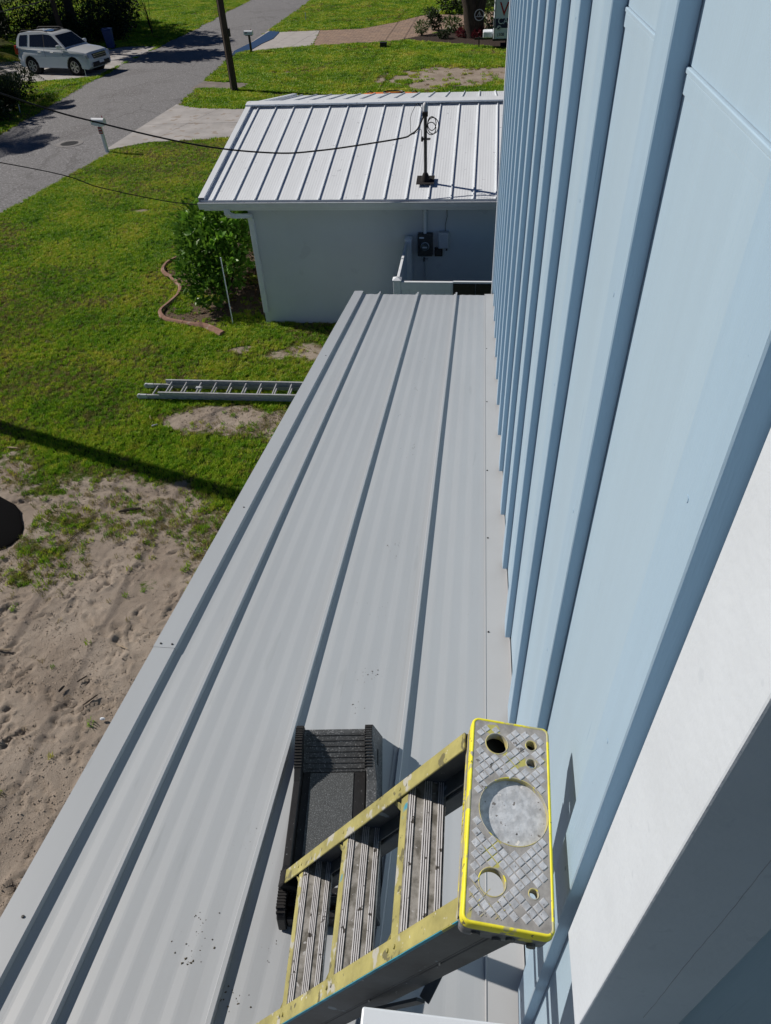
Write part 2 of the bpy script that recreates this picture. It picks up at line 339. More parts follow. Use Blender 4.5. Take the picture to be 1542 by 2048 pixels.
def inpoly(x, y, poly):
    c = np.zeros(np.shape(x), bool); n = len(poly)
    for i in range(n):
        x0, y0 = poly[i]; x1, y1 = poly[(i+1) % n]
        k = ((y0 > y) != (y1 > y)) & (x < (x1-x0)*(y-y0)/(y1-y0+1e-12)+x0)
        c ^= k
    return c

def ax(segs):
    a = []
    for lo, hi, st in segs: a += list(np.arange(lo, hi-1e-6, st))
    a.append(segs[-1][1]); return np.array(a)
gx = ax([(-400, -60, 20), (-60, -24, 1.5), (-24, -9, .5), (-9, -1, .028), (-1, 8, .5), (8, 60, 4), (60, 400, 20)])
gy = ax([(-60, 0, 3), (0, 1.5, .1), (1.5, 10.6, .028), (10.6, 24, .12), (24, 80, .6), (80, 500, 20)])
X, Y = np.meshgrid(gx, gy)
S = sand_f(X, Y); SO = soil_f(X, Y)
Z = np.zeros_like(X)
fine = sstep(-9, -8.6, X)*sstep(-1, -1.3, X)*sstep(1.5, 1.7, Y)*sstep(10.6, 10.2, Y)
Z += fine*((fbm(X*2.2, Y*2.2, 41, 4)-.5)*.050*(.3+S) + (fbm(X*9, Y*9, 45, 3)-.5)*.018*S + (vnoise(X*24, Y*24, 47)-.5)*.012*S + (vnoise(X*15, Y*15, 49)-.5)*.013*S*sstep(.45, .65, fbm(X*1.1, Y*1.1, 51, 3)))
rg = np.random.default_rng(5)
tracks = []                                 # shoe prints pressed into the sand
for k in range(190):
    px, py = rg.uniform(0, 420), rg.uniform(1080, 1830)
    p = gp(px, py); tracks.append((p[0], p[1], rg.uniform(0, math.pi), rg.uniform(.8, 1.15)))
for k in range(14):
    p = gp(rg.uniform(20, 230), rg.uniform(930, 1010)); tracks.append((p[0], p[1], rg.uniform(0, math.pi), 1))
for (cx, cy, a, sc) in tracks:
    i0, i1 = np.searchsorted(gx, [cx-.3, cx+.3]); j0, j1 = np.searchsorted(gy, [cy-.3, cy+.3])
    x = X[j0:j1, i0:i1]-cx; y = Y[j0:j1, i0:i1]-cy
    u = (x*math.cos(a)+y*math.sin(a))/sc; v = (-x*math.sin(a)+y*math.cos(a))/sc
    d = np.sqrt((u/.15)**2 + (v/(.052+.012*np.sign(u)*np.minimum(1, np.abs(u)/.1)))**2)
    ring = np.exp(-((d-1.15)/.22)**2)*.013 - sstep(1.05, .75, d)*(.015+.009*np.sign(np.sin(u*150)+.4*np.sin(v*160)))
    Z[j0:j1, i0:i1] += ring*S[j0:j1, i0:i1]*fine[j0:j1, i0:i1]
# two soft ruts running across the sand
for (ax0, ay0, ax1, ay1) in [(-7.6, 8.0, -3.7, 7.75), (-7.8, 7.55, -4.2, 7.35)]:
    t = np.clip(((X-ax0)*(ax1-ax0)+(Y-ay0)*(ay1-ay0))/((ax1-ax0)**2+(ay1-ay0)**2), 0, 1)
    dd = np.hypot(X-(ax0+t*(ax1-ax0)), Y-(ay0+t*(ay1-ay0)))
    Z += fine*S*(-.02*np.exp(-(dd/.06)**2) + .012*np.exp(-((dd-.12)/.05)**2))
nx, ny = len(gx), len(gy)
me = bpy.data.meshes.new('ground')
idx = np.arange(nx*ny).reshape(ny, nx)
quads = np.stack([idx[:-1, :-1], idx[:-1, 1:], idx[1:, 1:], idx[1:, :-1]], -1).reshape(-1, 4)
me.vertices.add(nx*ny); me.vertices.foreach_set('co', np.stack([X, Y, Z], -1).astype(np.float32).ravel())
me.loops.add(quads.size); me.loops.foreach_set('vertex_index', quads.astype(np.int32).ravel())
me.polygons.add(len(quads)); me.polygons.foreach_set('loop_start', np.arange(0, quads.size, 4, dtype=np.int32))
me.update(calc_edges=True); me.validate()
me.polygons.foreach_set('use_smooth', np.ones(len(quads), bool))
for nm, arr in (('sand', S), ('soil', SO)):
    at_ = me.attributes.new(nm, 'FLOAT', 'POINT'); at_.data.foreach_set('value', arr.astype(np.float32).ravel())
mg = bpy.data.materials.new('yard_ground'); mg.use_nodes = True; t = mg.node_tree; N = t.nodes; L = t.links
b = N['Principled BSDF']; b.inputs['Roughness'].default_value = .95; b.inputs['Specular IOR Level'].default_value = .1
ge = N.new('ShaderNodeNewGeometry')
def nz(scale, detail=5, rough=.6, dist=0):
    n = N.new('ShaderNodeTexNoise'); n.inputs['Scale'].default_value = scale; n.inputs['Detail'].default_value = detail
    n.inputs['Roughness'].default_value = rough; n.inputs['Distortion'].default_value = dist
    L.new(ge.outputs['Position'], n.inputs['Vector']); return n.outputs[0]
def ramp(src, pts):
    r = N.new('ShaderNodeValToRGB'); e = r.color_ramp.elements
    while len(e) < len(pts): e.new(.5)
    for k, (p, c) in enumerate(pts): e[k].position = p; e[k].color = (*c, 1) if len(c) == 3 else c
    L.new(src, r.inputs[0]); return r.outputs[0]
def mix(f, a, c):
    m = N.new('ShaderNodeMixRGB')
    L.new(f, m.inputs[0])
    for k, s in ((1, a), (2, c)):
        if isinstance(s, tuple): m.inputs[k].default_value = (*s, 1)
        else: L.new(s, m.inputs[k])
    return m.outputs[0]
def attr(n):
    a = N.new('ShaderNodeAttribute'); a.attribute_name = n; return a.outputs['Fac']
def mth(op, a, c):
    m = N.new('ShaderNodeMath'); m.operation = op
    for k, s in ((0, a), (1, c)):
        if isinstance(s, (int, float)): m.inputs[k].default_value = s
        else: L.new(s, m.inputs[k])
    return m.outputs[0]
turf = ramp(nz(2.2), [(.3, (.045, .085, .010)), (.55, (.065, .105, .014)), (.75, (.10, .105, .03))])
sandc = ramp(nz(1.3, 6), [(.3, (.285, .24, .20)), (.5, (.37, .32, .272)), (.72, (.44, .388, .335))])
grain = ramp(nz(170, 2), [(.35, (.55, .53, .5)), (.6, (1, 1, 1))])
mm = N.new('ShaderNodeMixRGB'); mm.blend_type = 'MULTIPLY'; mm.inputs[0].default_value = .55; L.new(sandc, mm.inputs[1]); L.new(grain, mm.inputs[2])
litter = ramp(nz(26, 5, .75, 1.5), [(.60, (0, 0, 0)), (.645, (1, 1, 1))])
sandl = mix(mth('MULTIPLY', litter, .55), mm.outputs[0], (.10, .078, .05))
fs = ramp(mth('ADD', attr('sand'), mth('MULTIPLY', mth('SUBTRACT', nz(14, 5, .7), .5), .9)), [(.30, (0, 0, 0)), (.52, (1, 1, 1))])
col = mix(fs, turf, sandl)
soilc = ramp(nz(30, 4, .7), [(.3, (.05, .036, .026)), (.52, (.13, .10, .075)), (.7, (.24, .20, .16))])
fso = ramp(mth('ADD', attr('soil'), mth('MULTIPLY', mth('SUBTRACT', nz(9, 4), .5), .8)), [(.35, (0, 0, 0)), (.6, (1, 1, 1))])
col = mix(fso, col, soilc)
L.new(col, b.inputs['Base Color'])
bp = N.new('ShaderNodeBump'); bp.inputs['Strength'].default_value = .75; bp.inputs['Distance'].default_value = .022
L.new(mth('ADD', nz(48, 7, .8), mth('MULTIPLY', nz(120, 3), .35)), bp.inputs['Height']); L.new(bp.outputs[0], b.inputs['Normal'])
ground = link('ground', me, mg); tag(ground, kind='structure')

# ------------------------------------------------------------------ paved surfaces
def sheet(name, poly, z, th, mat, parent=None, bevel=0):
    m = MB(); m.prism(poly, z-th, z, lambda u, v, t_: (u, v, t_)); return m.build(name, mat, parent, bevel)
ys = np.concatenate([np.arange(-60, 10, 4), np.arange(10, 75, .4), np.arange(75, 261, 15)])
m = MB(); n = len(ys); rr = road_r(ys); ll = road_l(ys)
rows = 7
vs = []
for y_, a, c in zip(ys, ll, rr):
    for k in range(rows):
        u = k/(rows-1); vs.append((a+(c-a)*u, y_, .018+.035*(1-(2*u-1)**2)))
fs_ = [(i*rows+k, i*rows+k+1, (i+1)*rows+k+1, (i+1)*rows+k) for i in range(n-1) for k in range(rows-1)]
m.add(vs, fs_); road = tag(m.build('road', M['asphalt'], smooth=True), kind='structure')

def slabbed(name, poly, cuts, mat, z=.03):
    """paved area: a base sheet with separate slabs cut by straight joints"""
    base = tag(sheet(name, poly, z-.012, .03, M['mulch']), kind='structure')
    polys = [poly]
    for (p, d) in cuts:
        nrm = Vector((-d[1], d[0])).normalized(); out = []
        for q in polys:
            for sgn in (1, -1):
                r_ = []; k = len(q)
                for i in range(k):
                    a = Vector(q[i]); c = Vector(q[(i+1) % k])
                    da = sgn*(a-Vector(p)).dot(nrm)-.008; dc = sgn*(c-Vector(p)).dot(nrm)-.008
                    if da >= 0: r_.append(tuple(a))
                    if (da >= 0) != (dc >= 0): r_.append(tuple(a+(c-a)*(da/(da-dc))))
                if len(r_) > 2: out.append(r_)
        polys = out
    for q in polys: sheet('slab', q, z+random.uniform(-.002, .003), .03, mat, base)
    return base
slabbed('neighbour_driveway', DRIVE, [((-12.1, 30), (.25, 1)), ((-9.0, 30.5), (0, 1)), ((-11, 30.6), (1, .02)), ((-6.2, 30), (0, 1))], M['concrete'])
slabbed('driveway_apron', APRON, [((-12.5, 50), (.08, 1)), ((-11.2, 50), (.1, 1))], pm('pale_concrete', (.41, .40, .395), .9, .12, 1.5, .3, 40, .005))
slabbed('culvert_slab', CULV, [((-12.3, 38), (.6, 1)), ((-11.6, 38), (.6, 1))], pm('dirty_concrete', (.20, .18, .165), .9, .3, 2, .5, 40, .01))
slabbed('opposite_driveway', LDRIVE, [((-22.0, 44), (.1, 1)), ((-24, 44.2), (1, .1))], M['concrete'])
mpv = pm('brick_pavers', (.33, .245, .19), .9, .25, 5, .3, 40, .006, spots=[((.26, .19, .155), 3, .58), ((.40, .32, .25), 7, .62)])
t = mpv.node_tree; N = t.nodes; L = t.links
br = N.new('ShaderNodeTexBrick'); br.inputs['Scale'].default_value = 1.0; br.inputs['Brick Width'].default_value = .42; br.inputs['Row Height'].default_value = .21
br.inputs['Mortar Size'].default_value = .018; br.inputs['Color1'].default_value = (1.1, 1.05, 1, 1); br.inputs['Color2'].default_value = (.8, .8, .84, 1); br.inputs['Mortar'].default_value = (.5, .48, .45, 1)
ge = N.new('ShaderNodeNewGeometry'); L.new(ge.outputs['Position'], br.inputs[0])
bs = N['Principled BSDF']; src = bs.inputs['Base Color'].links[0].from_socket
mx = N.new('ShaderNodeMixRGB'); mx.blend_type = 'MULTIPLY'; mx.inputs[0].default_value = 1; L.new(src, mx.inputs[1]); L.new(br.outputs[0], mx.inputs[2]); L.new(mx.outputs[0], bs.inputs['Base Color'])
tag(sheet('paver_driveway', PAVER, .03, .03, mpv), kind='structure')
tag(sheet('planting_bed', BED2, .035, .03, M['mulch']), kind='structure')
PUD = [(-14.35, 45.6), (-13.95, 46.2), (-13.62, 47.4), (-13.5, 49.2), (-13.2, 51.0), (-13.35, 53.2), (-13.55, 54.3), (-14.15, 54.6), (-14.2, 52), (-14.25, 50), (-14.45, 48.4), (-14.6, 47.0)]
tag(sheet('puddle_water', PUD, .052, .004, M['water']), kind='structure')

# ------------------------------------------------------------------ the blue board-and-batten house with its low porch roof
XF, XP = .195, .2205                          # batten face, panel face
TS = math.tan(R(9.46)); ROOF_END = 7.03
def zr(y): return CZ-2.1-TS*y
house = empty('blue_house', (0.2, .24, 0), 0, 'pale blue board and batten house with white corner boards and grey metal porch roof', 'house')
inv = house.matrix_world.inverted()
house_t = Vector((0.2, .24, 0))
def hb(mb, name, mat, parent=None, **k):     # build in world coordinates, parent to the house
    mb.v = [tuple(Vector(p)-house_t) for p in mb.v] if parent is None else mb.v
    return mb.build(name, mat, parent or house, **k)
PITCH, BW, Y0 = .47, .089, .443
NB = 15; TOP = CZ+2.2; ZS = CZ-.163
ends = [.30] + [Y0+PITCH*k+BW/2 for k in range(NB)] + [7.12]
for k in range(len(ends)-1):
    a, c = ends[k]+.0015, ends[k+1]-.0015
    m = MB()                                 # lower panel, bottom cut to the roof slope
    m.add([(XP, a, zr(a)+.022), (XP, c, zr(c)+.022), (XP, c, ZS-.024), (XP, a, ZS-.024), (XP+.012, a, zr(a)+.022), (XP+.012, c, zr(c)+.022), (XP+.012, c, ZS-.024), (XP+.012, a, ZS-.024)],
          [(0, 3, 2, 1), (4, 5, 6, 7), (0, 1, 5, 4), (1, 2, 6, 5), (2, 3, 7, 6), (3, 0, 4, 7)])
    hb(m, 'siding_panel', M['siding'])
    m = MB().box((XP, a, ZS+.003), (XP+.012, c, TOP)); hb(m, 'siding_panel', M['siding'])
for k in range(NB):
    y = Y0+PITCH*k
    m = MB().box((XF, y, zr(y)+.028), (XP, y+BW, TOP)); bt = hb(m, 'batten', M['batten'], bevel=.0018)
    if k < 6:
        z = zr(y)+.12+.05*(k % 3)
        while z < 7.0:
            m = MB().tube([(XF+.001, y+BW*.5, z), (XF-.0006, y+BW*.5, z)], .0036, 8); m.v = [tuple(Vector(p)-house_t) for p in m.v]; m.build('nail_head', M['batten'], bt); z += .41
for k in range(NB):                          # joint strip between the battens
    a = Y0+PITCH*k+BW; c = min(a+PITCH-BW, 7.04)
    m = MB().box((XP-.0025, a+.001, ZS-.024), (XP+.006, c-.001, ZS-.004)).box((XP-.004, a+.001, ZS-.004), (XP+.006, c-.001, ZS+.002))
    hb(m, 'joint_strip', M['siding'], bevel=.001)
m = MB().box((XP+.012, .262, 0.0), (XP+.2, 7.10, TOP)); hb(m, 'wall_core', M['siding'])
m = MB().box((XP-.02, .30, .02), (XP+.012, 7.10, zr(7.1)-.25)); hb(m, 'lower_wall', M['siding'])
# near corner: lit leg, shaded return, shaded end wall
XC, YC0, YC1, ZC = .175, .24, .357, 5.876
m = MB(); m.prism([(XC, YC0), (.285, YC0), (.285, YC0+.02), (XP-.002, YC0+.02), (XP-.002, YC1), (XC, YC1)], ZC, TOP, lambda u, v, w: (u, v, w)); cb = hb(m, 'corner_board', M['trim'], bevel=.0022, seg=2)
m = MB(); pp = [(.2405+.0005*math.sin(k*.5)+.0003*math.sin(k*2.7), YC0-.0002, 5.98+k*.022) for k in range(38)]
for k in range(37):
    pass
m.tube(pp, .00020, 4)
hb(m, 'pencil_line', pm('pencil', (.38, .39, .42), .9))
m = MB().box((.2865, YC0+.014, 0), (3.0, YC0+.026, TOP)); hb(m, 'end_wall', M['siding'])
m = MB().box((XF-.012, 7.10, 0), (XP+.05, 7.19, TOP)); hb(m, 'corner_board', M['trim'], bevel=.002)
# white folded ledge at the foot of the corner board
m = MB()
lp = [rel(-.1065, .2385, -1.125), rel(.172, .2495, -1.125)]
sp = [(-.1065, .2385), (.172, .2395), (.172, -.9), (-.1035, -.9)]  # ledge lengthened behind the camera to bounce light onto the corner board's return
m.prism(sp, CZ-1.155, CZ-1.125, lambda u, v, w: (u, v, w))
hb(m, 'ledge', M['ledge'], bevel=.003, seg=2)
m = MB().tube([(.1685, .233, 5.872), (.1685, .233, 5.8785)], .0024, 8); hb(m, 'nail', M['dark'])

# porch roof ---------------------------------------------------------------
def rp(x, y, h=0.0): return (x, y, zr(y)+h)
RY0, RY1 = -.9, ROOF_END
deck = MB()
deck.add([rp(-1.25, RY0, -.03), rp(XP, RY0, -.03), rp(XP, RY1-.02, -.03), rp(-1.25, RY1-.02, -.03), rp(-1.25, RY0, -.2), rp(XP, RY0, -.2), rp(XP, RY1-.02, -.2), rp(-1.25, RY1-.02, -.2)],
         [(0, 1, 2, 3), (7, 6, 5, 4), (0, 4, 5, 1), (1, 5, 6, 2), (2, 6, 7, 3), (3, 7, 4, 0)])
deck = hb(deck, 'porch_roof', M['hwhite'])
def rb(m, name, mat, **k):
    m.v = [tuple(Vector(p)-house_t) for p in m.v]; return m.build(name, mat, deck, **k)
SEAMS = [-.998, -.590, -.184]
spans = [(-1.20, -.998), (-.998, -.590), (-.590, -.184), (-.184, .118)]
def sweep(m, prof, y0, y1, thick=.0012, sub=1):
    vs = []; n = len(prof); yy = [y0+(y1-y0)*k/sub for k in range(sub+1)]
    for y in yy: vs += [rp(x, y, h) for x, h in prof]
    fs = [(i*n+k, i*n+k+1, (i+1)*n+k+1, (i+1)*n+k) for i in range(sub) for k in range(n-1)]
    m.add(vs, fs)
for (a, c) in spans:
    w = .406; prof = []
    k0 = a if c-a < .39 and a > -1.1 else (c-w if c-a < .39 else a)
    xs = []
    base = k0
    pat = [0, .030, .062, .070, .106, .112, .142, .150, .186, .194, .222, .230, .268, .276, .304, .312, .348, .376, .406]
    lev = [0, 0, .0020, .0020, 0, 0, .0017, .0017, 0, 0, .0014, .0014, 0, 0, .0018, .0018, 0, 0, .0]
    for x, h in zip(pat, lev):
        xx = base+x
        if a+.012 <= xx <= c-.012: prof.append((xx, h))
    prof = [(a+.001, prof[0][1])] + prof + [(c-.001, prof[-1][1])]
    m = MB(); sweep(m, prof, RY0, RY1, sub=60); n = len(prof); mid_ = (a+c)/2; hw = (c-a)/2
    m.v = [(x, y, z+.0022*(fbm(np.array(x*3.0+a*9), np.array(y*2.1), 90, 3)-.5)*max(0, 1-((x-mid_)/hw)**2)) for x, y, z in m.v]
    # end drip
    n = len(prof); y = RY1
    m.add([rp(x, y, h) for x, h in prof]+[(x, y+.012, zr(y)-.035) for x, h in prof], [(k, k+1, n+k+1, n+k) for k in range(n-1)])
    rb(m, 'roof_panel', M['roof'])
for x in SEAMS:
    m = MB()
    pf = [(x-.026, .0018), (x-.026, .0055), (x-.0085, .0065), (x-.0085, .0225), (x-.0065, .0255), (x+.0065, .0255), (x+.0085, .0225), (x+.0085, .0018)]
    n = len(pf); vs = [rp(u, RY0, h) for u, h in pf]+[rp(u, RY1+.02, h) for u, h in pf]
    m.add(vs, [tuple(range(n-1, -1, -1)), tuple(range(n, 2*n))]+[(k, (k+1) % n, n+(k+1) % n, n+k) for k in range(n)])
    rb(m, 'standing_seam', M['roof'])
for (y0, y1, dh) in [(RY0, 1.70, 0.0), (1.66, RY1+.025, .0014)]:      # rake trim in two lapped lengths
    m = MB(); pf = [(-1.275-dh, -.12), (-1.275-dh, .028+dh), (-1.183+dh, .028+dh), (-1.183+dh, .002), (-1.187, .002), (-1.187, .025+dh), (-1.270, .025+dh), (-1.270, -.12)]
    n = len(pf); vs = [rp(u, y0, h) for u, h in pf]+[rp(u, y1, h) for u, h in pf]
    m.add(vs, [(k, (k+1) % n, n+(k+1) % n, n+k) for k in range(n)])
    rb(m, 'rake_trim', M['roof'])
m = MB(); pf = [(.112, .001), (.112, .0075), (.116, .0085), (.118, .0055), (XF+.02, .0085), (XF+.021, .03), (XF+.0215, .03), (XF+.0215, .001)]
n = len(pf); vs = [rp(u, RY0, h) for u, h in pf]+[rp(u, RY1+.03, h) for u, h in pf]
m.add(vs, [tuple(range(n-1, -1, -1)), tuple(range(n, 2*n))]+[(k, (k+1) % n, n+(k+1) % n, n+k) for k in range(n)])
rb(m, 'wall_flashing', M['flash'])
sc0 = None
for (x, y, h) in [(.127, .75, .007), (.127, 1.03, .007), (.128, 1.32, .007), (.128, 1.9, .007), (.128, 2.6, .007), (.127, 3.3, .007), (.128, 4.3, .007), (.128, 5.4, .007),
                  (-1.20, 1.68, .031), (-1.25, 1.68, .031), (-1.21, .57, .030), (-1.21, 2.75, .030), (-1.21, 5.1, .030)]:
    m = MB().tube([(0, 0, -.001), (0, 0, .003)], [.0048, .0036], 8)
    if sc0 is None: sc0 = m.build('screw', M['dark'], deck); s_ = sc0
    else: s_ = share(sc0, deck)
    s_.location = Vector(rp(x, y, h))-house_t
# dirt and leaf crumbs lying on the metal
m = MB(); rg = np.random.default_rng(12)
def crumb(x, y, s, h=0.001):
    c = Vector(rp(x, y, h+s*.25)); vs = []
    for k in range(6):
        a = k*math.pi/3+rg.uniform(-.3, .3); r_ = s*rg.uniform(.5, 1.1); vs.append(c+Vector((r_*math.cos(a), r_*math.sin(a)*rg.uniform(.5, 1.2), -s*.22)))
    vs.append(c+Vector((0, 0, s*.4))); m.add(vs, [(k, (k+1) % 6, 6) for k in range(6)]+[(5, 4, 3, 2, 1, 0)])
def roofpx(px, py, h=0):
    d = wd(px, py); k = -(2.1-h)/(d[2]+TS*d[1]); return d*k
for (px, py, n_, sp, sz) in [(385, 1890, 26, 26, .0045), (388, 1925, 10, 10, .008), (470, 2005, 12, 14, .006), (455, 1975, 10, 20, .005), (410, 1840, 10, 14, .005), (545, 1900, 18, 22, .003), (500, 1670, 12, 30, .003),
                             (735, 1355, 16, 14, .004), (745, 1350, 8, 8, .006), (715, 1415, 10, 14, .004), (755, 1215, 14, 16, .004), (790, 1100, 16, 14, .004), (787, 1090, 6, 6, .006), (815, 900, 16, 10, .005), (830, 895, 6, 6, .006),
                             (808, 827, 12, 9, .005), (830, 775, 12, 9, .005), (842, 717, 10, 8, .005), (862, 682, 10, 8, .005), (867, 622, 12, 10, .006), (930, 600, 10, 16, .005), (775, 1225, 5, 20, .003), (640, 1500, 8, 30, .003), (520, 1700, 8, 30, .003), (985, 1160, 5, 20, .003)]:
    for k in range(n_):
        p = roofpx(px+rg.normal(0, sp), py+rg.normal(0, sp*.7)); 
        if rg.random() < .75: crumb(p[0], p[1], sz*rg.uniform(.2, .75))
deb = m.build('roof_debris', M['dirtbit']); tag(deb, 'crumbs of dried dirt and leaf bits scattered on the grey metal roof', 'debris', kind='stuff')

# ------------------------------------------------------------------ the white neighbour house
HX0, HX1, HYW, HYB = -4.46, 3.4, 13.59, 21.0
EY, EZ, RYD, RZD = 13.2, 2.70, 17.25, 3.405
nh = empty('white_house', (HX0, HYW, 0), 0, 'white stucco house with ribbed white metal gable roof and gutter', 'house')
nt_ = Vector((HX0, HYW, 0))
def nb_(m, name, mat, parent=None, **k):
    m.v = [tuple(Vector(p)-nt_) for p in m.v]; return m.build(name, mat, parent or nh, **k)
m = MB().box((HX0, HYW, -.1), (HX1, HYW+.2, 2.56)); nb_(m, 'wall', M['hwall'])
m = MB()
m.prism([(HYW+.2, -.1), (HYB, -.1), (HYB, 2.55), (RYD, 3.2), (HYW+.2, 2.6)], HX0, HX0+.2, lambda u, v, w: (w, u, v)); nb_(m, 'wall', M['hwall'])
m = MB().box((HX0+.2, HYB-.2, -.1), (HX1, HYB-.001, 2.5)); nb_(m, 'wall', M['hwall'])
sl_ = (RZD-EZ)/(RYD-EY); BY = 21.6; BZ = 2.72; sb_ = (RZD-BZ)/(BY-RYD)
RX0 = -5.24
def hz(y): return EZ+sl_*(y-EY) if y <= RYD else RZD-sb_*(y-RYD)
m = MB(); pr = [(EY, hz(EY)-.01), (RYD, RZD-.01), (BY, hz(BY)-.01), (BY, hz(BY)-.16), (RYD, RZD-.17), (EY, hz(EY)-.16)]
m.prism(pr, RX0+.02, HX1, lambda u, v, w: (w, u, v)); roofd = nb_(m, 'roof', M['hwhite'])
def hrb(m, name, mat, **k):
    m.v = [tuple(Vector(p)-nt_) for p in m.v]; return m.build(name, mat, roofd, **k)
hs0 = None
seamx = [RX0+.28+.406*k for k in range(21)]
edges_ = [RX0+.06]+seamx+[HX1]
for side in (0, 1):
    ya, yb = (EY-.02, RYD) if side == 0 else (RYD, BY+.02)
    for k in range(len(edges_)-1):
        a, c = edges_[k], edges_[k+1]; m = MB(); w = c-a; nrib = max(2, int(round(w/.05)))
        prof = []
        for q in range(nrib):
            for (u, h) in ((.0, 0), (.30, 0), (.5, .0011), (.8, .0011)): prof.append((a+w*(q+u)/nrib, h))
        prof.append((c, 0)); n = len(prof)
        m.add([(x, ya, hz(ya)+h) for x, h in prof]+[(x, yb, hz(yb)+h) for x, h in prof], [(q, q+1, n+q+1, n+q) for q in range(n-1)])
        hrb(m, 'roof_panel', M['hroof'])
    for x in seamx:
        m = MB()
        m.add([(x-.011, ya-.01, hz(ya)), (x+.011, ya-.01, hz(ya)), (x+.009, ya-.01, hz(ya)+.027), (x-.009, ya-.01, hz(ya)+.027),
               (x-.011, yb, hz(yb)), (x+.011, yb, hz(yb)), (x+.009, yb, hz(yb)+.027), (x-.009, yb, hz(yb)+.027)],
              [(0, 1, 2, 3), (7, 6, 5, 4), (0, 4, 5, 1), (1, 5, 6, 2), (2, 6, 7, 3), (3, 7, 4, 0)])
        hrb(m, 'standing_seam', M['hroof'])
    m = MB(); pf = [(RX0, -.13), (RX0, .05), (RX0+.115, .05), (RX0+.115, 0), (RX0+.111, 0), (RX0+.111, .046), (RX0+.004, .046), (RX0+.004, -.13)]
    n = len(pf); ya2 = ya-.012 if side == 0 else ya; yb2 = yb if side == 0 else yb+.012
    m.add([(x, ya2, hz(ya)+h) for x, h in pf]+[(x, yb2, hz(yb)+h) for x, h in pf], [(k, (k+1) % n, n+(k+1) % n, n+k) for k in range(n)])
    hrb(m, 'rake_trim', M['hroof'])
m = MB(); m.prism([(RYD-.17, RZD+.022), (RYD-.168, RZD+.052), (RYD, RZD+.078), (RYD+.168, RZD+.056), (RYD+.17, RZD+.022), (RYD, RZD+.05)], RX0-.006, HX1, lambda u, v, w: (w, u, v))
hrb(m, 'ridge_cap', M['hroof'])
m = MB().box((RX0+.06, EY+.002, EZ-.20), (HX1, EY+.03, EZ-.012)); nb_(m, 'fascia', M['hwhite'])
m = MB().box((RX0+.06, EY+.03, EZ-.19), (HX1, HYW, EZ-.16)); nb_(m, 'soffit', M['hwhite'])
m = MB(); gp_ = [(EY, EZ-.035), (EY, EZ-.15), (EY-.085, EZ-.15), (EY-.105, EZ-.10), (EY-.115, EZ-.055), (EY-.125, EZ-.035), (EY-.125, EZ-.022), (EY-.106, EZ-.022), (EY-.106, EZ-.035), (EY-.098, EZ-.06), (EY-.09, EZ-.10), (EY-.078, EZ-.144), (EY-.006, EZ-.144), (EY-.006, EZ-.035)]
m.prism(gp_, RX0+.0, HX1, lambda u, v, w: (w, u, v)); nb_(m, 'gutter', M['gutter'])
m = MB().box((RX0+.003, EY-.1, EZ-.14), (RX0+.006, EY-.008, EZ-.03)); nb_(m, 'gutter_cap', M['gutter'])
m = MB(); rg = np.random.default_rng(4)
for x in np.arange(RX0+.02, HX1-.05, .03):
    y = EY-.05+rg.uniform(-.022, .022); z = EZ-.075+rg.uniform(-.012, .02); s_ = rg.uniform(.012, .026)
    m.obox((x, y, z), (Vector((1, rg.uniform(-1, 1), rg.uniform(-.5, .5))), Vector((rg.uniform(-1, 1), 1, .3)), Vector((.1, .1, 1))), (s_, s_*.7, .006))
m.box((RX0+.01, EY-.088, EZ-.143), (HX1, EY-.0065, EZ-.083)); lt = nb_(m, 'leaf_litter', M['gdirt']); lt['kind'] = 'stuff'
# downspout
m = MB(); xg, xw = -4.72, -4.405
path = [(xg, EY-.05, EZ-.145), (xg, EY-.05, EZ-.23), (xg+.015, EY+.0, EZ-.29), (xg+.08, EY+.1, EZ-.34), (xw-.06, HYW-.14, EZ-.385), (xw-.01, HYW-.07, EZ-.42), (xw, HYW-.045, EZ-.48)]
def rect_tube(m, pts, w, d):
    rings = []
    for i, p in enumerate(pts):
        p = Vector(p); dd = (Vector(pts[min(i+1, len(pts)-1)])-Vector(pts[max(i-1, 0)])).normalized()
        s1 = Vector((1, 0, 0)); s1 = (s1-dd*s1.dot(dd)).normalized(); s2 = dd.cross(s1)
        rings.append([p+s1*a*w/2+s2*c*d/2 for a, c in ((-1, -1), (1, -1), (1, 1), (-1, 1))])
    m.loft(rings)
rect_tube(m, path, .105, .085); ds = nb_(m, 'downspout', M['gutter'], bevel=.008, seg=2)
m = MB(); m.box((xw-.052, HYW-.085, .27), (xw+.052, HYW-.002, EZ-.47)); nb_(m, 'downspout', M['gutter'], bevel=.01, seg=2)

# fittings on its wall
def thing_box(name, lo, hi, mat, label, cat, bevel=.006, group=None):
    c = Vector(((lo[0]+hi[0])/2, (lo[1]+hi[1])/2, lo[2])); t0 = empty(name, c, 0, label, cat, group)
    m = MB().box(Vector(lo)-c, Vector(hi)-c); o = m.build('case', mat, t0, bevel=bevel, seg=2); return t0, c
t0, c = thing_box('electric_meter', (-1.13, HYW-.13, 1.53), (-.84, HYW, 1.95), M['meter'], 'dark grey electric meter box with round glass dial on white wall', 'meter')
m = MB().tube([(0, -.065, .20), (0, -.10, .20)], .082, 24); m.build('collar', M['lgrey'], t0, smooth=True)
m = MB().tube([(0, -.10, .20), (0, -.165, .20), (0, -.185, .20)], [.072, .070, .055], 24); dl = m.build('dial', M['glass'], t0, smooth=True)
m = MB().box((-.045, -.1885, .205), (.045, -.186, .235)); m.build('display', M['lgrey'], dl)
m = MB().box((-.11, -.068, .345), (-.02, -.0655, .375)); m.build('sticker', M['white'], t0)
m = MB().box((-.14, -.069, .0), (.14, -.066, .29)); m.build('door', M['meter'], t0, bevel=.004)
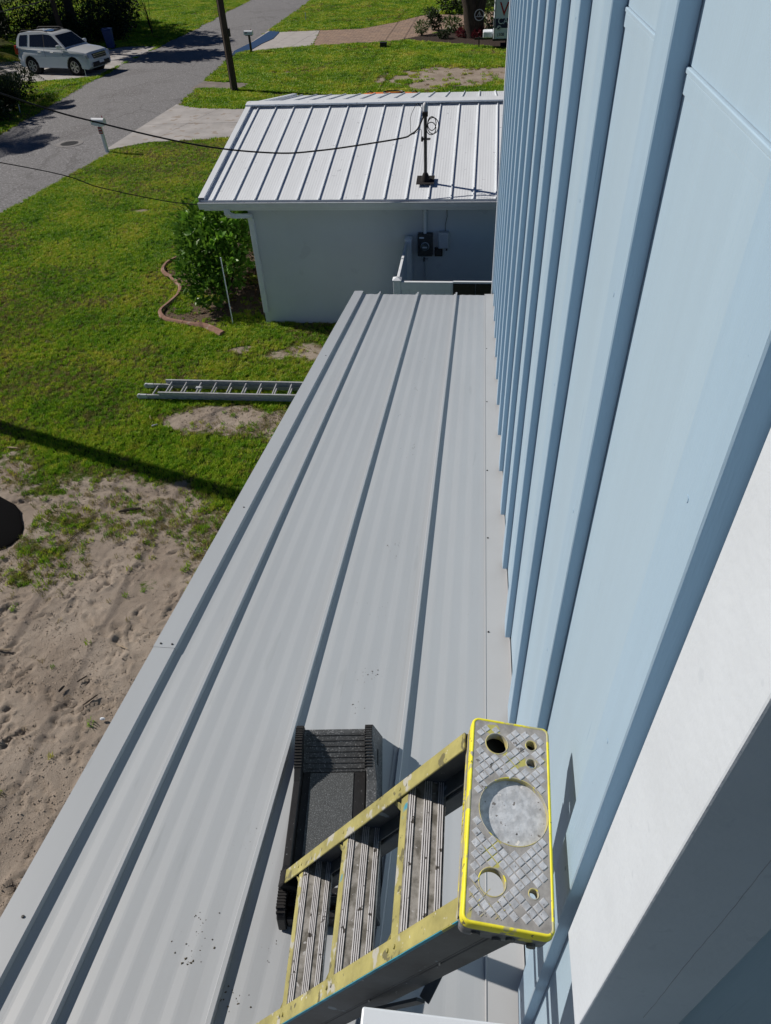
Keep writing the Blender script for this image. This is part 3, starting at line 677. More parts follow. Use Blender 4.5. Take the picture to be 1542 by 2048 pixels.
m = MB().tube([(-.02, -.066, -.02), (-.02, -.066, -.10)], .014, 8); m.build('hub', M['dark'], t0)
t0 = empty('wire_conduit', (-.99, HYW-.05, 1.95), 0, 'white pipe running down the wall into the electric meter', 'conduit')
MB().tube([(0, 0, 0), (0, 0, .62)], .032, 12).build('pipe', M['hwhite'], t0, smooth=True)
MB().box((-.05, -.02, .40), (.05, .05, .425)).build('strap', M['lgrey'], t0)
t0 = empty('ground_conduit', (-.985, HYW-.025, 0), 0, 'thin grey pipe below the electric meter down to the ground', 'conduit')
MB().tube([(0, 0, 0), (0, 0, 1.43)], .013, 8).build('pipe', M['lgrey'], t0)
MB().box((-.05, -.03, 1.40), (.05, .024, 1.44)).build('clamp', M['lgrey'], t0, bevel=.004)
t0, c = thing_box('utility_box', (-.73, HYW-.11, 1.67), (-.53, HYW, 1.98), M['lgrey'], 'light grey plastic utility box right of the meter', 'utility box', .012)
MB().box((-.085, -.062, .02), (.085, -.056, .25)).build('lid', M['lgrey'], t0, bevel=.004)
MB().tube([(.06, -.01, -.05), (.06, -.01, .01)], .018, 8).build('gland', M['meter'], t0)
t0, c = thing_box('small_black_box', (-.80, HYW-.06, 1.50), (-.65, HYW, 1.66), M['dark'], 'small black box on the wall below the grey utility box', 'utility box', .004)
MB().box((-.05, -.034, .02), (.05, -.0305, .13)).build('cover', M['meter'], t0)
m = MB().tube([(-.60, HYW-.02, 1.98), (-.605, HYW-.02, 2.1), (-.57, HYW-.02, 2.25), (-.58, HYW-.02, 2.4), (-.60, HYW-.02, 2.52)], .007, 6)
tag(m.build('wall_wire', M['gcable']), 'thin wire hanging loosely from the eave to the grey utility box', 'wire')

# white vinyl fence between the two houses
fe = empty('vinyl_fence', (-1.34, 11.6, 0), 0, 'white vinyl privacy fence with one blackened panel below the grey roof', 'fence')
ft = Vector((-1.34, 11.6, 0))
def fb(m, name, mat, **k):
    m.v = [tuple(Vector(p)-ft) for p in m.v]; return m.build(name, mat, fe, **k)
def post(x, y, h):
    fb(MB().box((x-.064, y-.064, 0), (x+.064, y+.064, h)), 'post', M['hwhite'], bevel=.004)
    m = MB(); z = h+.0005; m.add([(x-.078, y-.078, z), (x+.078, y-.078, z), (x+.078, y+.078, z), (x-.078, y+.078, z), (x-.078, y-.078, z+.018), (x+.078, y-.078, z+.018), (x+.078, y+.078, z+.018), (x-.078, y+.078, z+.018), (x, y, z+.06)],
        [(3, 2, 1, 0), (0, 1, 5, 4), (1, 2, 6, 5), (2, 3, 7, 6), (3, 0, 4, 7), (4, 5, 8), (5, 6, 8), (6, 7, 8), (7, 4, 8)])
    fb(m, 'post_cap', M['hwhite'])
FH = 1.86
post(-1.34, 11.62, FH); post(-1.31, 13.48, FH)
fb(MB().box((-1.366, 11.685, FH-.17), (-1.318, 12.10, FH-.03)), 'rail', M['hwhite'], bevel=.003)
fb(MB().box((-1.366, 12.108, FH-.17), (-1.318, 13.415, FH-.03)), 'rail', M['hwhite'], bevel=.003)
fb(MB().box((-1.37, 11.69, .08), (-1.32, 13.41, .22)), 'rail', M['hwhite'], bevel=.003)
y = 11.69
while y < 13.35: fb(MB().box((-1.355, y, .22), (-1.33, y+.148, FH-.175)), 'board', M['hwhite']); y += .152
fb(MB().box((-1.275, 11.575, FH-.17), (-.37, 11.63, FH-.02)), 'rail', M['hwhite'], bevel=.003)
fb(MB().box((-.366, 11.585, FH-.045), (.62, 11.63, FH-.012)), 'rail', M['hwhite'], bevel=.003)
x = -1.27
while x < -.42: fb(MB().box((x, 11.592, .1), (x+.148, 11.615, FH-.175)), 'board', M['hwhite'], bevel=.0015); x += .152
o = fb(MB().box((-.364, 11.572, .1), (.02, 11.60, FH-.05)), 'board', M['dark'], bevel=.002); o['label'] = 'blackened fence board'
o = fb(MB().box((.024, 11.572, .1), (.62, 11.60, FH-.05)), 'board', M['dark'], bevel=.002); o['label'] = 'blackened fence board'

# service mast on the white roof
bx, by = -.995, 13.78
t0 = empty('service_mast', (bx, by, hz(by)), 0, 'dark service mast with weatherhead standing on the white metal roof', 'mast')
m = MB(); m.add([(-.165, -.17, -.17*sl_+.046), (.165, -.17, -.17*sl_+.046), (.165, .15, .15*sl_+.046), (-.165, .15, .15*sl_+.046), (-.165, -.17, -.17*sl_+.052), (.165, -.17, -.17*sl_+.052), (.165, .15, .15*sl_+.052), (-.165, .15, .15*sl_+.052)],
      [(3, 2, 1, 0), (4, 5, 6, 7), (0, 1, 5, 4), (1, 2, 6, 5), (2, 3, 7, 6), (3, 0, 4, 7)]); m.build('boot', M['rubber'], t0)
MB().tube([(0, -.01, .03), (0, -.005, .10), (0, 0, .17)], [.095, .075, .042], 16).build('collar', M['rubber'], t0, smooth=True)
MB().tube([(0, 0, .02), (0, 0, 1.17)], .031, 12).build('pipe', M['meter'], t0, smooth=True)
MB().tube([(0, 0, 1.13), (0, 0, 1.26), (.0, .01, 1.30), (.0, .015, 1.325)], [.045, .05, .04, .015], 12).build('weatherhead', M['lgrey'], t0, smooth=True)
MB().obox((0, -.05, 1.15), ((1, 0, 0), (0, 1, 0), (0, 0, 1)), (.05, .03, .04)).build('wire_outlet', M['dark'], t0, bevel=.01)
m = MB().tube([(-.06, -.04, .74), (.09, -.04, .74)], .01, 6).tube([(-.06, .04, .74), (.09, .04, .74)], .01, 6).box((-.075, -.05, .71), (-.04, .05, .77)); m.build('bracket', M['dark'], t0)
base = Vector((bx, by, hz(by)))
def cab(pts, r): return MB().tube(pts, r, 6)
def smooth_path(pts, n=8):
    pts = [Vector(p) for p in pts]; out = []
    for i in range(len(pts)-1):
        p0 = pts[max(i-1, 0)]; p1 = pts[i]; p2 = pts[i+1]; p3 = pts[min(i+2, len(pts)-1)]
        for k in range(n):
            t_ = k/n; out.append(.5*((2*p1)+(p2-p0)*t_+(2*p0-5*p1+4*p2-p3)*t_*t_+(3*p1-p0-3*p2+p3)*t_**3))
    out.append(pts[-1]); return out
for k, (rx, rz_, dx, dz) in enumerate([(.075, .11, .10, 1.00), (.10, .13, .12, .97), (.085, .10, .09, .93)]):
    pts = [base+Vector((.02+dx+rx*math.cos(a)*1.0, -.05-.02*k, dz+rz_*math.sin(a))) for a in [math.pi*.75+2*math.pi*q/20 for q in range(21)]]
    cab(pts, .008).build('wire_loop', M['cable'], t0).matrix_parent_inverse = Matrix.Translation(-base)
# service drop from the street pole, sagging over the roof
drop = [base+Vector((-.02, -.05, 1.13)), yp(835, 258, 13.70), yp(820, 270, 13.66), yp(805, 276, 13.62), yp(740, 287, 13.5), yp(640, 301, 13.35), yp(550, 306, 13.2), yp(400, 291, 12.95), yp(200, 246, 12.6), yp(10, 190, 12.25), Vector((-12.0, 10.6, 6.8))]
tag(cab(smooth_path(drop), .014).build('service_cable', M['cable']), 'thick black overhead cable sagging across the white roof to the mast', 'cable')
thin = [base+Vector((-.06, -.04, 1.24)), yp(834, 208, 13.7), yp(822, 232, 13.68), yp(821, 258, 13.66), yp(822, 268, 13.66)]
tag(cab(smooth_path(thin), .0045).build('bonding_wire', M['cable']), 'thin wire looping beside the mast head', 'wire')
tag(cab(smooth_path([base+Vector((-.07, -.03, .74)), yp(842, 259, 13.72), yp(834, 264, 13.7), yp(826, 269, 13.67)]), .005).build('guy_wire', M['gcable']), 'thin tie wire between mast bracket and overhead cable', 'wire')
ph = [Vector((RX0+.02, EY-.06, 2.63)), yp(330, 402, 13.0), yp(200, 375, 12.75), yp(60, 336, 12.4), Vector((-12.0, 10.6, 4.9))]
tag(cab(smooth_path(ph), .009).build('phone_cable', M['cable']), 'thin black overhead cable reaching the left end of the gutter', 'cable')

# street poles and overhead lines
def pole(x, y, h, label, r0=.16, r1=.11):
    t0 = empty('utility_pole', (x, y, 0), 0, label, 'utility pole', 'wooden utility poles along the road')
    MB().tube([(0, 0, -.2), (0, 0, h*.5), (0, 0, h)], [r0, (r0+r1)/2, r1], 14).build('shaft', M['wood'], t0, smooth=True)
    MB().box((r0*.7, -.06, 2.15), (r0*.7+.11, .06, 2.45)).build('cable_guard', M['dark'], t0, bevel=.01)
    MB().tube([(-r0*.99, -.03, 0), (-r0*.93, -.03, h*.45)], .02, 6).build('ground_rod', M['wood'], t0)
    for z in (h-.5, 5.6): MB().tube([(-.3, 0, z), (.3, 0, z)], .02, 6).build('insulator_arm', M['dark'], t0)
    return t0
pole(-11.6, 36.47, 10.5, 'dark wooden utility pole beside the road near the culvert')
pole(-12.0, 10.6, 10.0, 'wooden utility pole left of the yard, casting the long shadow', .17, .13)
for x, z, lb in ((-11.3, 5.6, 'overhead line on the yard side of the street poles'), (-11.95, 5.25, 'lower overhead line on the road side of the street poles')):
    pl_ = []
    for (y0, y1) in ((-30, 10.6), (10.6, 36.47), (36.47, 66), (66, 100)):
        pl_ += [(x, y0+(y1-y0)*k/12, z-.25*(1-(2*k/12-1)**2)) for k in range(12)]
    tag(cab(pl_, .013).build('overhead_line', M['cable']), lb, 'cable', 'overhead lines along the road')

# ------------------------------------------------------------------ plants
def leaf_mesh(w, l, fold=.25, curl=.15, n=3):
    """pointed oval leaf lying along +y, folded on its midrib"""
    vs = []; fs = []
    for i in range(n+1):
        t_ = i/n; y = l*t_; ww = w*math.sin(math.pi*min(.97, max(.04, t_*.93+.04)))**.75*.5; z = -curl*l*t_*t_
        vs += [(-ww, y, z+ww*fold), (0, y, z), (ww, y, z+ww*fold)]
    for i in range(n):
        a = i*3; fs += [(a, a+1, a+4, a+3), (a+1, a+2, a+5, a+4)]
    return vs, fs
def rot_from(d, roll):
    d = Vector(d).normalized(); q = d.to_track_quat('Y', 'Z'); return q.to_matrix() @ Matrix.Rotation(roll, 3, 'Y')
def leaf_cloud(name, blobs, n, w, l, mat, parent, seed, up=.35, shell=.55, nseg=2, kind='stuff', fold=.25, ctr=None):
    """many separate leaves spread through ellipsoid clumps: blobs = (cx, cy, cz, rx, ry, rz)"""
    rg = np.random.default_rng(seed)
    lv, lf = leaf_mesh(w, l, fold, .15, nseg); lv = np.array(lv); nv = len(lv)
    wts = np.array([b_[3]*b_[4]*b_[5] for b_ in blobs])**.75; wts /= wts.sum(); pick = rg.choice(len(blobs), n, p=wts); B = np.array(blobs)[pick]
    d = rg.normal(size=(n, 3)); d /= np.linalg.norm(d, axis=1)[:, None]
    r = (shell+(1-shell)*rg.random(n)**.6)*(1+.14*rg.normal(size=n))
    P = B[:, :3]+d*B[:, 3:]*r[:, None]
    D = d+rg.normal(size=(n, 3))*.55+np.array([0, 0, up]); D /= np.linalg.norm(D, axis=1)[:, None]
    A = rg.normal(size=(n, 3))*.6+np.array([0, 0, 1.0]); Xa = np.cross(D, A); Xa /= np.linalg.norm(Xa, axis=1)[:, None]+1e-9; Za = np.cross(Xa, D)
    s = rg.uniform(.6, 1.25, n)
    V = P[:, None, :]+s[:, None, None]*(lv[None, :, 0:1]*Xa[:, None, :]+lv[None, :, 1:2]*D[:, None, :]+lv[None, :, 2:3]*Za[:, None, :])
    F = (np.array(lf)[None]+(np.arange(n)*nv)[:, None, None]).reshape(-1, 4)
    me = bpy.data.meshes.new(name); me.vertices.add(n*nv); me.vertices.foreach_set('co', V.astype(np.float32).ravel())
    me.loops.add(F.size); me.loops.foreach_set('vertex_index', F.astype(np.int32).ravel()); me.polygons.add(len(F))
    me.polygons.foreach_set('loop_start', np.arange(0, F.size, 4, dtype=np.int32)); me.update(calc_edges=True)
    o = link(name, me, mat, parent)
    if kind: o['kind'] = kind
    return o
def stems(parent, pts, r0, mat, n=7, seed=0, name='stem', spread=.25):
    rg = random.Random(seed); m = MB()
    for (x, y, z) in pts:
        b0 = Vector((rg.uniform(-.08, .08), rg.uniform(-.08, .08), 0)); mid = Vector((x*.45, y*.45, z*.5))+Vector((rg.uniform(-1, 1), rg.uniform(-1, 1), 0))*spread*.3
        m.tube([b0, mid, Vector((x, y, z))], [r0, r0*.7, r0*.25], n)
    return m.build(name, mat, parent, smooth=True)
def shrub(name, loc, blobs, n, w, l, mat, label, seed, cat='shrub', group=None, stem=M['bark'], r0=.02):
    t0 = empty(name, loc, 0, label, cat, group)
    leaf_cloud('foliage', blobs, n, w, l, mat, t0, seed)
    stems(t0, [(b_[0], b_[1], b_[2]) for b_ in blobs], r0, stem, seed=seed); return t0

# big glossy-leaved shrub at the corner of the white house
cx0, cy0 = -5.75, 14.75
big = empty('glossy_shrub', (cx0, cy0, 0), 0, 'large glossy green shrub at the corner of the white house', 'shrub')
bl = [(-.38, .45, 1.25, .55, .6, .42), (.15, .75, 1.55, .65, .6, .45), (-.1, 0, 1.05, .7, .55, .5), (.35, -.35, .85, .5, .4, .38), (-.35, -.35, .75, .5, .45, .42), (-.05, -.72, .5, .45, .35, .3), (-.72, .75, .75, .42, .5, .45), (.45, .2, 1.25, .45, .5, .4), (-.55, 1.5, 1.2, .7, .7, .6), (.2, 1.9, 1.7, .8, .7, .55), (.75, 1.2, 1.75, .4, .5, .4)]
leaf_cloud('foliage', bl, 6800, .080, .132, M['leaf_gloss'], big, 11, up=.6, shell=.45)
stems(big, [(b_[0], b_[1], b_[2]) for b_ in bl]+[(.3, -.5, .7), (-.2, -.6, .6)], .022, M['bark'], seed=3)
lv, lf = leaf_mesh(.098, .165, .3, .12, 4); mb_ = MB(); mb_.add(lv, lf); lf0 = mb_.build('leaf', M['leaf_young'], big, smooth=True)
rg = np.random.default_rng(21); first = True
for k in range(260):                          # the big outer leaves, one by one, in rosettes at the shoot tips
    if k % 6 == 0:
        b_ = bl[rg.integers(0, len(bl))]; d = rg.normal(size=3); d[2] = abs(d[2])+.3; d[1] -= .35; d /= np.linalg.norm(d); tip = np.array(b_[:3])+d*np.array(b_[3:])*1.06
    dd = Vector(d)*.7+Vector(rg.normal(size=3))*.75+Vector((0, 0, .55))
    o = lf0 if first else share(lf0, big); first = False
    o.location = Vector(tip)+Vector(rg.normal(size=3))*.03; o.rotation_euler = rot_from(dd, rg.uniform(-1, 1)).to_euler(); s_ = rg.uniform(.75, 1.2); o.scale = (s_, s_, s_)
shrub('dry_shrub', (-4.95, 15.7, 0), [(0, 0, .55, .35, .55, .45), (.1, .7, .75, .35, .5, .5), (-.1, -.6, .3, .3, .3, .25)], 900, .03, .10, M['leaf_dry'], 'brown dried-out shrub between the glossy shrub and house wall', 5)
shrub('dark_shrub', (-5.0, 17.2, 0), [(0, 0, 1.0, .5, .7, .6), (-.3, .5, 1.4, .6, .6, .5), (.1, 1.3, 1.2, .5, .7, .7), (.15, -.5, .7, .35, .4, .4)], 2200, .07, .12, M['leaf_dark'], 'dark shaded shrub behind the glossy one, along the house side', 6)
# dead leaves in the bed
m = MB(); rg = np.random.default_rng(8)
for k in range(900):
    x, y = rg.uniform(-7.7, -4.5), rg.uniform(13.4, 17.2)
    if not bed_f(np.array(x), np.array(y)): continue
    a = rg.uniform(0, 6.3); s_ = rg.uniform(.015, .04); z = .012+rg.uniform(0, .02)
    m.add([(x+s_*math.cos(a), y+s_*math.sin(a), z), (x-s_*.5*math.sin(a), y+s_*.5*math.cos(a), z+.012), (x-s_*math.cos(a), y-s_*math.sin(a), z), (x+s_*.5*math.sin(a), y-s_*.5*math.cos(a), z+.008)], [(0, 1, 2, 3)])
tag(m.build('leaf_litter', M['leaf_dry']), 'dead leaves scattered over the planting bed', 'leaf litter', kind='stuff')
# curved terracotta edging, cracked into pieces
ce = empty('garden_edging', (CURB[7][0], CURB[7][1], 0), 0, 'curving terracotta concrete edging around the shrub bed', 'edging'); ct = Vector((CURB[7][0], CURB[7][1], 0))
sp_ = [Vector((x, y, 0)) for x, y in CURB]; path = smooth_path(sp_, 7); cutsat = [0, 18, 40, 62, 73, 79, len(path)-1]
for k in range(len(cutsat)-1):
    seg = path[cutsat[k]:cutsat[k+1]+1]; rings = []
    for i, p in enumerate(seg):
        d = (seg[min(i+1, len(seg)-1)]-seg[max(i-1, 0)]).normalized(); s1 = Vector((-d.y, d.x, 0)); q = p-ct
        if i == 0 and k: q = q+d*.012
        w_ = .06 if k < 5 else .088; h_ = .075 if k < 5 else .09
        rings.append([q+s1*w_+Vector((0, 0, -.02)), q+s1*w_*.95+Vector((0, 0, h_*.6)), q+s1*w_*.55+Vector((0, 0, h_)), q-s1*w_*.4+Vector((0, 0, h_*.93)), q-s1*w_*.9+Vector((0, 0, h_*.5)), q-s1*w_+Vector((0, 0, -.02))])
    m = MB(); m.loft(rings); m.build('edging_stone', M['curb'], ce, smooth=True, auto=35)
p0 = gp(466, 648); p1 = yp(441, 515, p0[1]+.12)
tag(MB().tube([p0, (Vector(p0)+Vector(p1))/2, p1], .013, 6).build('garden_stake', M['hwhite']), 'thin white stake leaning up in front of the glossy shrub', 'stake')
# ------------------------------------------------------------------ trees and hedges across the road
def tree(loc, h, blobs, n, leaf, mat, label, seed, tr=.25, limbs=None, lean=(0, 0), name='shade_tree', group=None):
    t0 = empty(name, loc, 0, label, 'tree', group); rg = random.Random(seed); top = min(b_[2] for b_ in blobs)
    m = MB(); pts = [Vector((0, 0, -.1)), Vector((lean[0]*.3, lean[1]*.3, h*.25)), Vector((lean[0]*.7, lean[1]*.7, h*.55)), Vector((lean[0], lean[1], h*.8))]
    m.tube(pts, [tr*1.25, tr, tr*.8, tr*.45], 12)
    for b_ in blobs:
        a = pts[2]+Vector((rg.uniform(-.1, .1), rg.uniform(-.1, .1), rg.uniform(-.6, .4))); e = Vector(b_[:3])
        m.tube([a, a.lerp(e, .5)+Vector((0, 0, .3)), e], [tr*.5, tr*.3, tr*.1], 7)
    m.build('trunk', M['bark'], t0, smooth=True)
    leaf_cloud('crown', blobs, n, leaf*.55, leaf, mat, t0, seed, up=.1, shell=.35); return t0
def crown(h, r, k, seed, flat=.55):
    rg = random.Random(seed); out = []
    for i in range(k):
        a = 2*math.pi*i/k+rg.uniform(-.4, .4); q = r*rg.uniform(.35, .75); out.append((q*math.cos(a), q*math.sin(a), h+rg.uniform(-.25, .3)*r, r*rg.uniform(.4, .6), r*rg.uniform(.4, .6), r*rg.uniform(.3, .45)*flat*1.6))
    out.append((0, 0, h+.3*r, r*.6, r*.6, r*.4)); return out
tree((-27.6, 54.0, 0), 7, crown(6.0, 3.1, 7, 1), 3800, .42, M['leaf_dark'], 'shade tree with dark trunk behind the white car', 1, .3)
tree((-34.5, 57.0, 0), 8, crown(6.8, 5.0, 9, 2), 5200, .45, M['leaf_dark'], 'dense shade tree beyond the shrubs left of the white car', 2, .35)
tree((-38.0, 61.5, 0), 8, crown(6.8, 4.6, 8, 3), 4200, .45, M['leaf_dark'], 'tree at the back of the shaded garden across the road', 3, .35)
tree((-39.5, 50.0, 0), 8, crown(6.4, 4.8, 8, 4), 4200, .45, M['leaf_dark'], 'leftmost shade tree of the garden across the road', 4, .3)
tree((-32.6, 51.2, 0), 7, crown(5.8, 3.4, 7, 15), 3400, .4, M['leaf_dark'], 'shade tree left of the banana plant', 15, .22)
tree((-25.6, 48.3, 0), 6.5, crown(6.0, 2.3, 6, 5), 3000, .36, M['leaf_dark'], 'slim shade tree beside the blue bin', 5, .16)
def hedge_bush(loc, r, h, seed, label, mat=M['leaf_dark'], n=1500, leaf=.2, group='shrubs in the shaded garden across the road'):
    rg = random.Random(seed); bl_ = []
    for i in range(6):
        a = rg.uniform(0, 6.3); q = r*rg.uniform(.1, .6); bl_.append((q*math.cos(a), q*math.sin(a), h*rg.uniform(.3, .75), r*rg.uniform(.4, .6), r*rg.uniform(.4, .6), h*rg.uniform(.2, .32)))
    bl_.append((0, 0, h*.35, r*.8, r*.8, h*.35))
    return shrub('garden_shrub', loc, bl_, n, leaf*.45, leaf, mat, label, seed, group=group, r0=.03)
HB = [((-31.8, 50.5), 1.6, 2.0, 'shaded shrub left of the white car roof'), ((-29.3, 51.8), 1.5, 2.2, 'shaded shrub directly behind the white car rear'), ((-27.0, 51.2), 1.4, 2.1, 'shaded shrub behind the white car windshield'),
      ((-25.0, 51.6), 1.3, 2.3, 'shaded shrub behind the white car hood'), ((-24.0, 52.6), 1.0, 2.2, 'shaded shrub behind the blue bin'), ((-33.5, 54.5), 1.8, 2.4, 'shaded shrub at the left back of the garden'),
      ((-30.3, 57.0), 1.9, 2.6, 'tall shaded shrub left of the tree trunk'), ((-26.8, 57.4), 1.5, 2.6, 'tall shaded shrub right of the tree trunk'), ((-24.9, 56.0), 1.1, 2.6, 'shaded shrub at the right end against the bright lawn'), ((-26.6, 60.2), 1.3, 2.8, 'shaded shrub farthest back against the bright lawn'), ((-30, 62), 2.0, 3.0, 'wide shaded shrub at the back of the garden'), ((-34, 61), 2.4, 3.0, 'wide shaded shrub at the far left back')]
for k, (p, r_, h_, lb) in enumerate(HB): hedge_bush((p[0], p[1], 0), r_, h_, 40+k, lb, n=1500 if k < 5 else 1300)
# banana-like plant catching the sun
bn = empty('banana_plant', (-32.0, 49.2, 0), 0, 'bright green broad-leaved banana plant at the left behind the car', 'plant'); rg = np.random.default_rng(3)
for k in range(9):
    a = k*.7; d = Vector((math.cos(a)*.5, math.sin(a)*.5, 1)); lv, lf = leaf_mesh(.42, 1.6, .25, .22, 6); mb_ = MB(); mb_.add(lv, lf)
    o = mb_.build('leaf', M['leaf_banana'], bn, smooth=True); o.location = (.1*math.cos(a), .1*math.sin(a), .7); o.rotation_euler = rot_from(d, rg.uniform(-.6, .6)).to_euler()
MB().tube([(0, 0, 0), (0, 0, .9)], [.12, .08], 8).build('stem', M['leaf_mid'], bn, smooth=True)
# palms at the left edge
def palm(loc, h, nf, fl, seed, label, mat=M['leaf_palm'], tr=.14):
    t0 = empty('palm_tree', loc, 0, label, 'palm', 'palms beside the road'); rg = random.Random(seed)
    MB().tube([(0, 0, -.1), (.05, 0, h*.5), (0, .05, h)], [tr*1.3, tr, tr*.9], 10).build('trunk', M['bark'], t0, smooth=True)
    for k in range(nf):
        a = 2*math.pi*k/nf+rg.uniform(-.25, .25); el = rg.uniform(.15, 1.15); pts = []; m = MB(); n = 9
        for i in range(n+1):
            t_ = i/n; rr_ = fl*(t_*math.cos(el)+.12*t_); zz = h+fl*(math.sin(el)*t_-.62*t_*t_)
            pts.append(Vector((rr_*math.cos(a), rr_*math.sin(a), zz)))
        m.tube(pts, [.022-.018*i/n for i in range(n+1)], 5)
        sd_ = Vector((-math.sin(a), math.cos(a), 0))
        for i in range(1, n*4):
            t_ = i/(n*4); q = t_*n; p = pts[int(q)].lerp(pts[min(n, int(q)+1)], q-int(q)); L_ = fl*.30*math.sin(math.pi*min(.98, t_*.85+.12))
            dr = (pts[min(n, int(q)+1)]-pts[int(q)]).normalized() if int(q) < n else Vector((0, 0, -1))
            for s_ in (-1, 1):
                e = p+(sd_*s_*.8+dr*.55+Vector((0, 0, -.28)))*L_; mid = p.lerp(e, .5)+Vector((0, 0, .03)); w_ = dr*.022
                m.add([p-w_, p+w_, mid+w_*1.2, e, mid-w_*1.2], [(0, 1, 2, 4), (4, 2, 3)])
        m.build('frond', mat, t0)
    return t0
palm((-22.7, 34.6, 0), 1.8, 15, 2.5, 2, 'low bushy palm at the left edge beside the road')
palm((-23.7, 29.5, 0), 3.9, 16, 2.8, 3, 'taller palm left of the road whose crown shades the asphalt')
palm((-28.5, 41.5, 0), 1.5, 13, 2.3, 5, 'low yellowish palm behind the rear of the white car')
tree((-27.5, 33.6, 0), 5, crown(4.0, 2.6, 6, 11), 2600, .3, M['leaf_dark'], 'bushy tree left of the road behind the palms', 11, .18)
hedge_bush((-22.6, 33.0, 0), 1.25, 1.25, 71, 'dark low shrub at the left edge below the palm', n=1500, leaf=.16, group='shrubs at the left road edge')
hedge_bush((-22.3, 36.0, 0), 1.1, 1.05, 72, 'dark low shrub beside the grass strip by the car', n=1200, leaf=.16, group='shrubs at the left road edge')
hedge_bush((-21.5, 33.6, 0), 1.0, 1.3, 74, 'dense dark shrub closest to the road below the palm', n=1500, leaf=.16, group='shrubs at the left road edge')
hedge_bush((-21.0, 31.6, 0), 1.0, 1.1, 75, 'dark shrub between the palm and the road edge', n=1400, leaf=.16, group='shrubs at the left road edge')
hedge_bush((-22.9, 30.4, 0), 1.2, .9, 73, 'dark low shrub nearest the road bend at left', n=1100, leaf=.16, group='shrubs at the left road edge')
# bare sapling on the bright lawn
sp0 = empty('bare_sapling', (-22.3, 54.2, 0), 0, 'thin leafless multi-stem sapling on the bright far lawn', 'sapling'); rg = random.Random(6); m = MB()
for k in range(11):
    a = rg.uniform(0, 6.3); s_ = rg.uniform(.2, .9); h_ = rg.uniform(1.2, 2.6); e = Vector((s_*math.cos(a), s_*math.sin(a), h_)); md = Vector((s_*.35*math.cos(a), s_*.35*math.sin(a), h_*.55))
    m.tube([(0, 0, 0), md, e], [.02, .013, .005], 5)
    for q in range(3):
        b_ = md.lerp(e, rg.uniform(.1, .8)); m.tube([b_, b_+Vector((rg.uniform(-.3, .3), rg.uniform(-.3, .3), rg.uniform(.2, .5)))], [.007, .003], 4)
m.build('branches', M['bark'], sp0)
# tree and bed at the top right
t0 = empty('shade_tree', (-.65, 49.3, 0), 0, 'thick leaning multi-trunk tree in the flower bed at top right', 'tree')
m = MB(); m.tube([(0, 0, -.1), (-.35, 0, 1.6), (-.9, .1, 3.4), (-1.5, 0, 6)], [.55, .40, .36, .25], 14); m.tube([(.15, .1, 0), (.15, .1, 1.5), (.55, .3, 4), (.9, .5, 6)], [.45, .3, .26, .2], 12)
m.tube([(.1, -.1, .6), (.5, 0, 2.4), (1.5, .3, 5)], [.32, .22, .15], 10); m.build('trunk', M['bark'], t0, smooth=True)
leaf_cloud('crown', crown(6.6, 3.4, 7, 8), 3200, .2, .36, M['leaf_dark'], t0, 8, up=.1, shell=.35)
rp0 = empty('round_ornament', (-.42, 48.82, 1.15), 0, 'round pale ring ornament hung on the thick tree trunk', 'ornament')
pts = [(.26*math.cos(a), 0, .26*math.sin(a)) for a in [2*math.pi*k/24 for k in range(25)]]; MB().tube(pts, .022, 6, cap=False).build('ring', M['lgrey'], rp0, smooth=True)
m = MB().tube([(-.24, 0, -.08), (.24, 0, -.08)], .014, 6).tube([(0, 0, -.08), (0, 0, .18)], .014, 6).tube([(-.12, 0, -.06), (0, 0, .16), (.12, 0, -.06)], .014, 6); m.build('motif', M['lgrey'], rp0)
for k, (px, py, r_, h_, mt, lb, lf_) in enumerate([(842, 72, .55, .85, 'leaf_mid', 'rounded clipped green shrub at the left end of the flower bed', .12), (872, 62, .55, 1.1, 'leaf_dark', 'dark upright shrub beside the paver driveway', .18), (905, 66, .75, .85, 'leaf_mid', 'spreading green shrub in the middle of the flower bed', .16),
        (928, 76, .5, .55, 'leaf_red', 'red leaved low plant beside the tree trunk', .12), (958, 78, .5, .5, 'leaf_red', 'reddish low plant right of the tree trunk', .12), (972, 55, .9, 1.7, 'leaf_mid', 'tall green shrub right of the tree trunk', .2), (988, 78, .6, .9, 'leaf_dark', 'dark shrub beside the trailer', .16), (890, 78, .5, .45, 'leaf_dark', 'low dark plant at the front of the flower bed', .12),
        (860, 34, .6, .6, 'leaf_mid', 'rounded shrub at the far side of the paver driveway', .13), (893, 28, .8, 1.3, 'leaf_dark', 'dark bushy shrub behind the paver driveway', .2), (920, 26, .6, .7, 'leaf_mid', 'pale leaved shrub behind the paver driveway', .16)]):
    p = gp(px, py); rgk = random.Random(k); bl_ = [(rgk.uniform(-.3, .3)*r_, rgk.uniform(-.3, .3)*r_, h_*rgk.uniform(.4, .65), r_*.65, r_*.65, h_*.38) for q in range(4)]
    shrub('bed_shrub', (p[0], p[1], 0), bl_, 420, lf_*.5, lf_, M[mt], lb, 90+k, group='shrubs around the flower bed')
dh = empty('brown_house', (4.0, 62, 0), 0, 'dark brown shaded house wall behind the tree at top right', 'house')
MB().box((-4.2, 0, 0), (5, 6, 3)).build('wall', M['brown_wall'], dh)
m = MB(); m.prism([(-1.2, 2.9), (3, 4.6), (7.2, 2.9), (7.2, 2.7), (-1.2, 2.7)], -5, 6, lambda u, v, w: (w, u, v)); m.build('roof', M['brown_wall'], dh)
MB().box((-3.2, -.03, 0), (1.4, .02, 2.3)).build('garage_door', pm('garage_door', (.06, .045, .035), .7), dh)
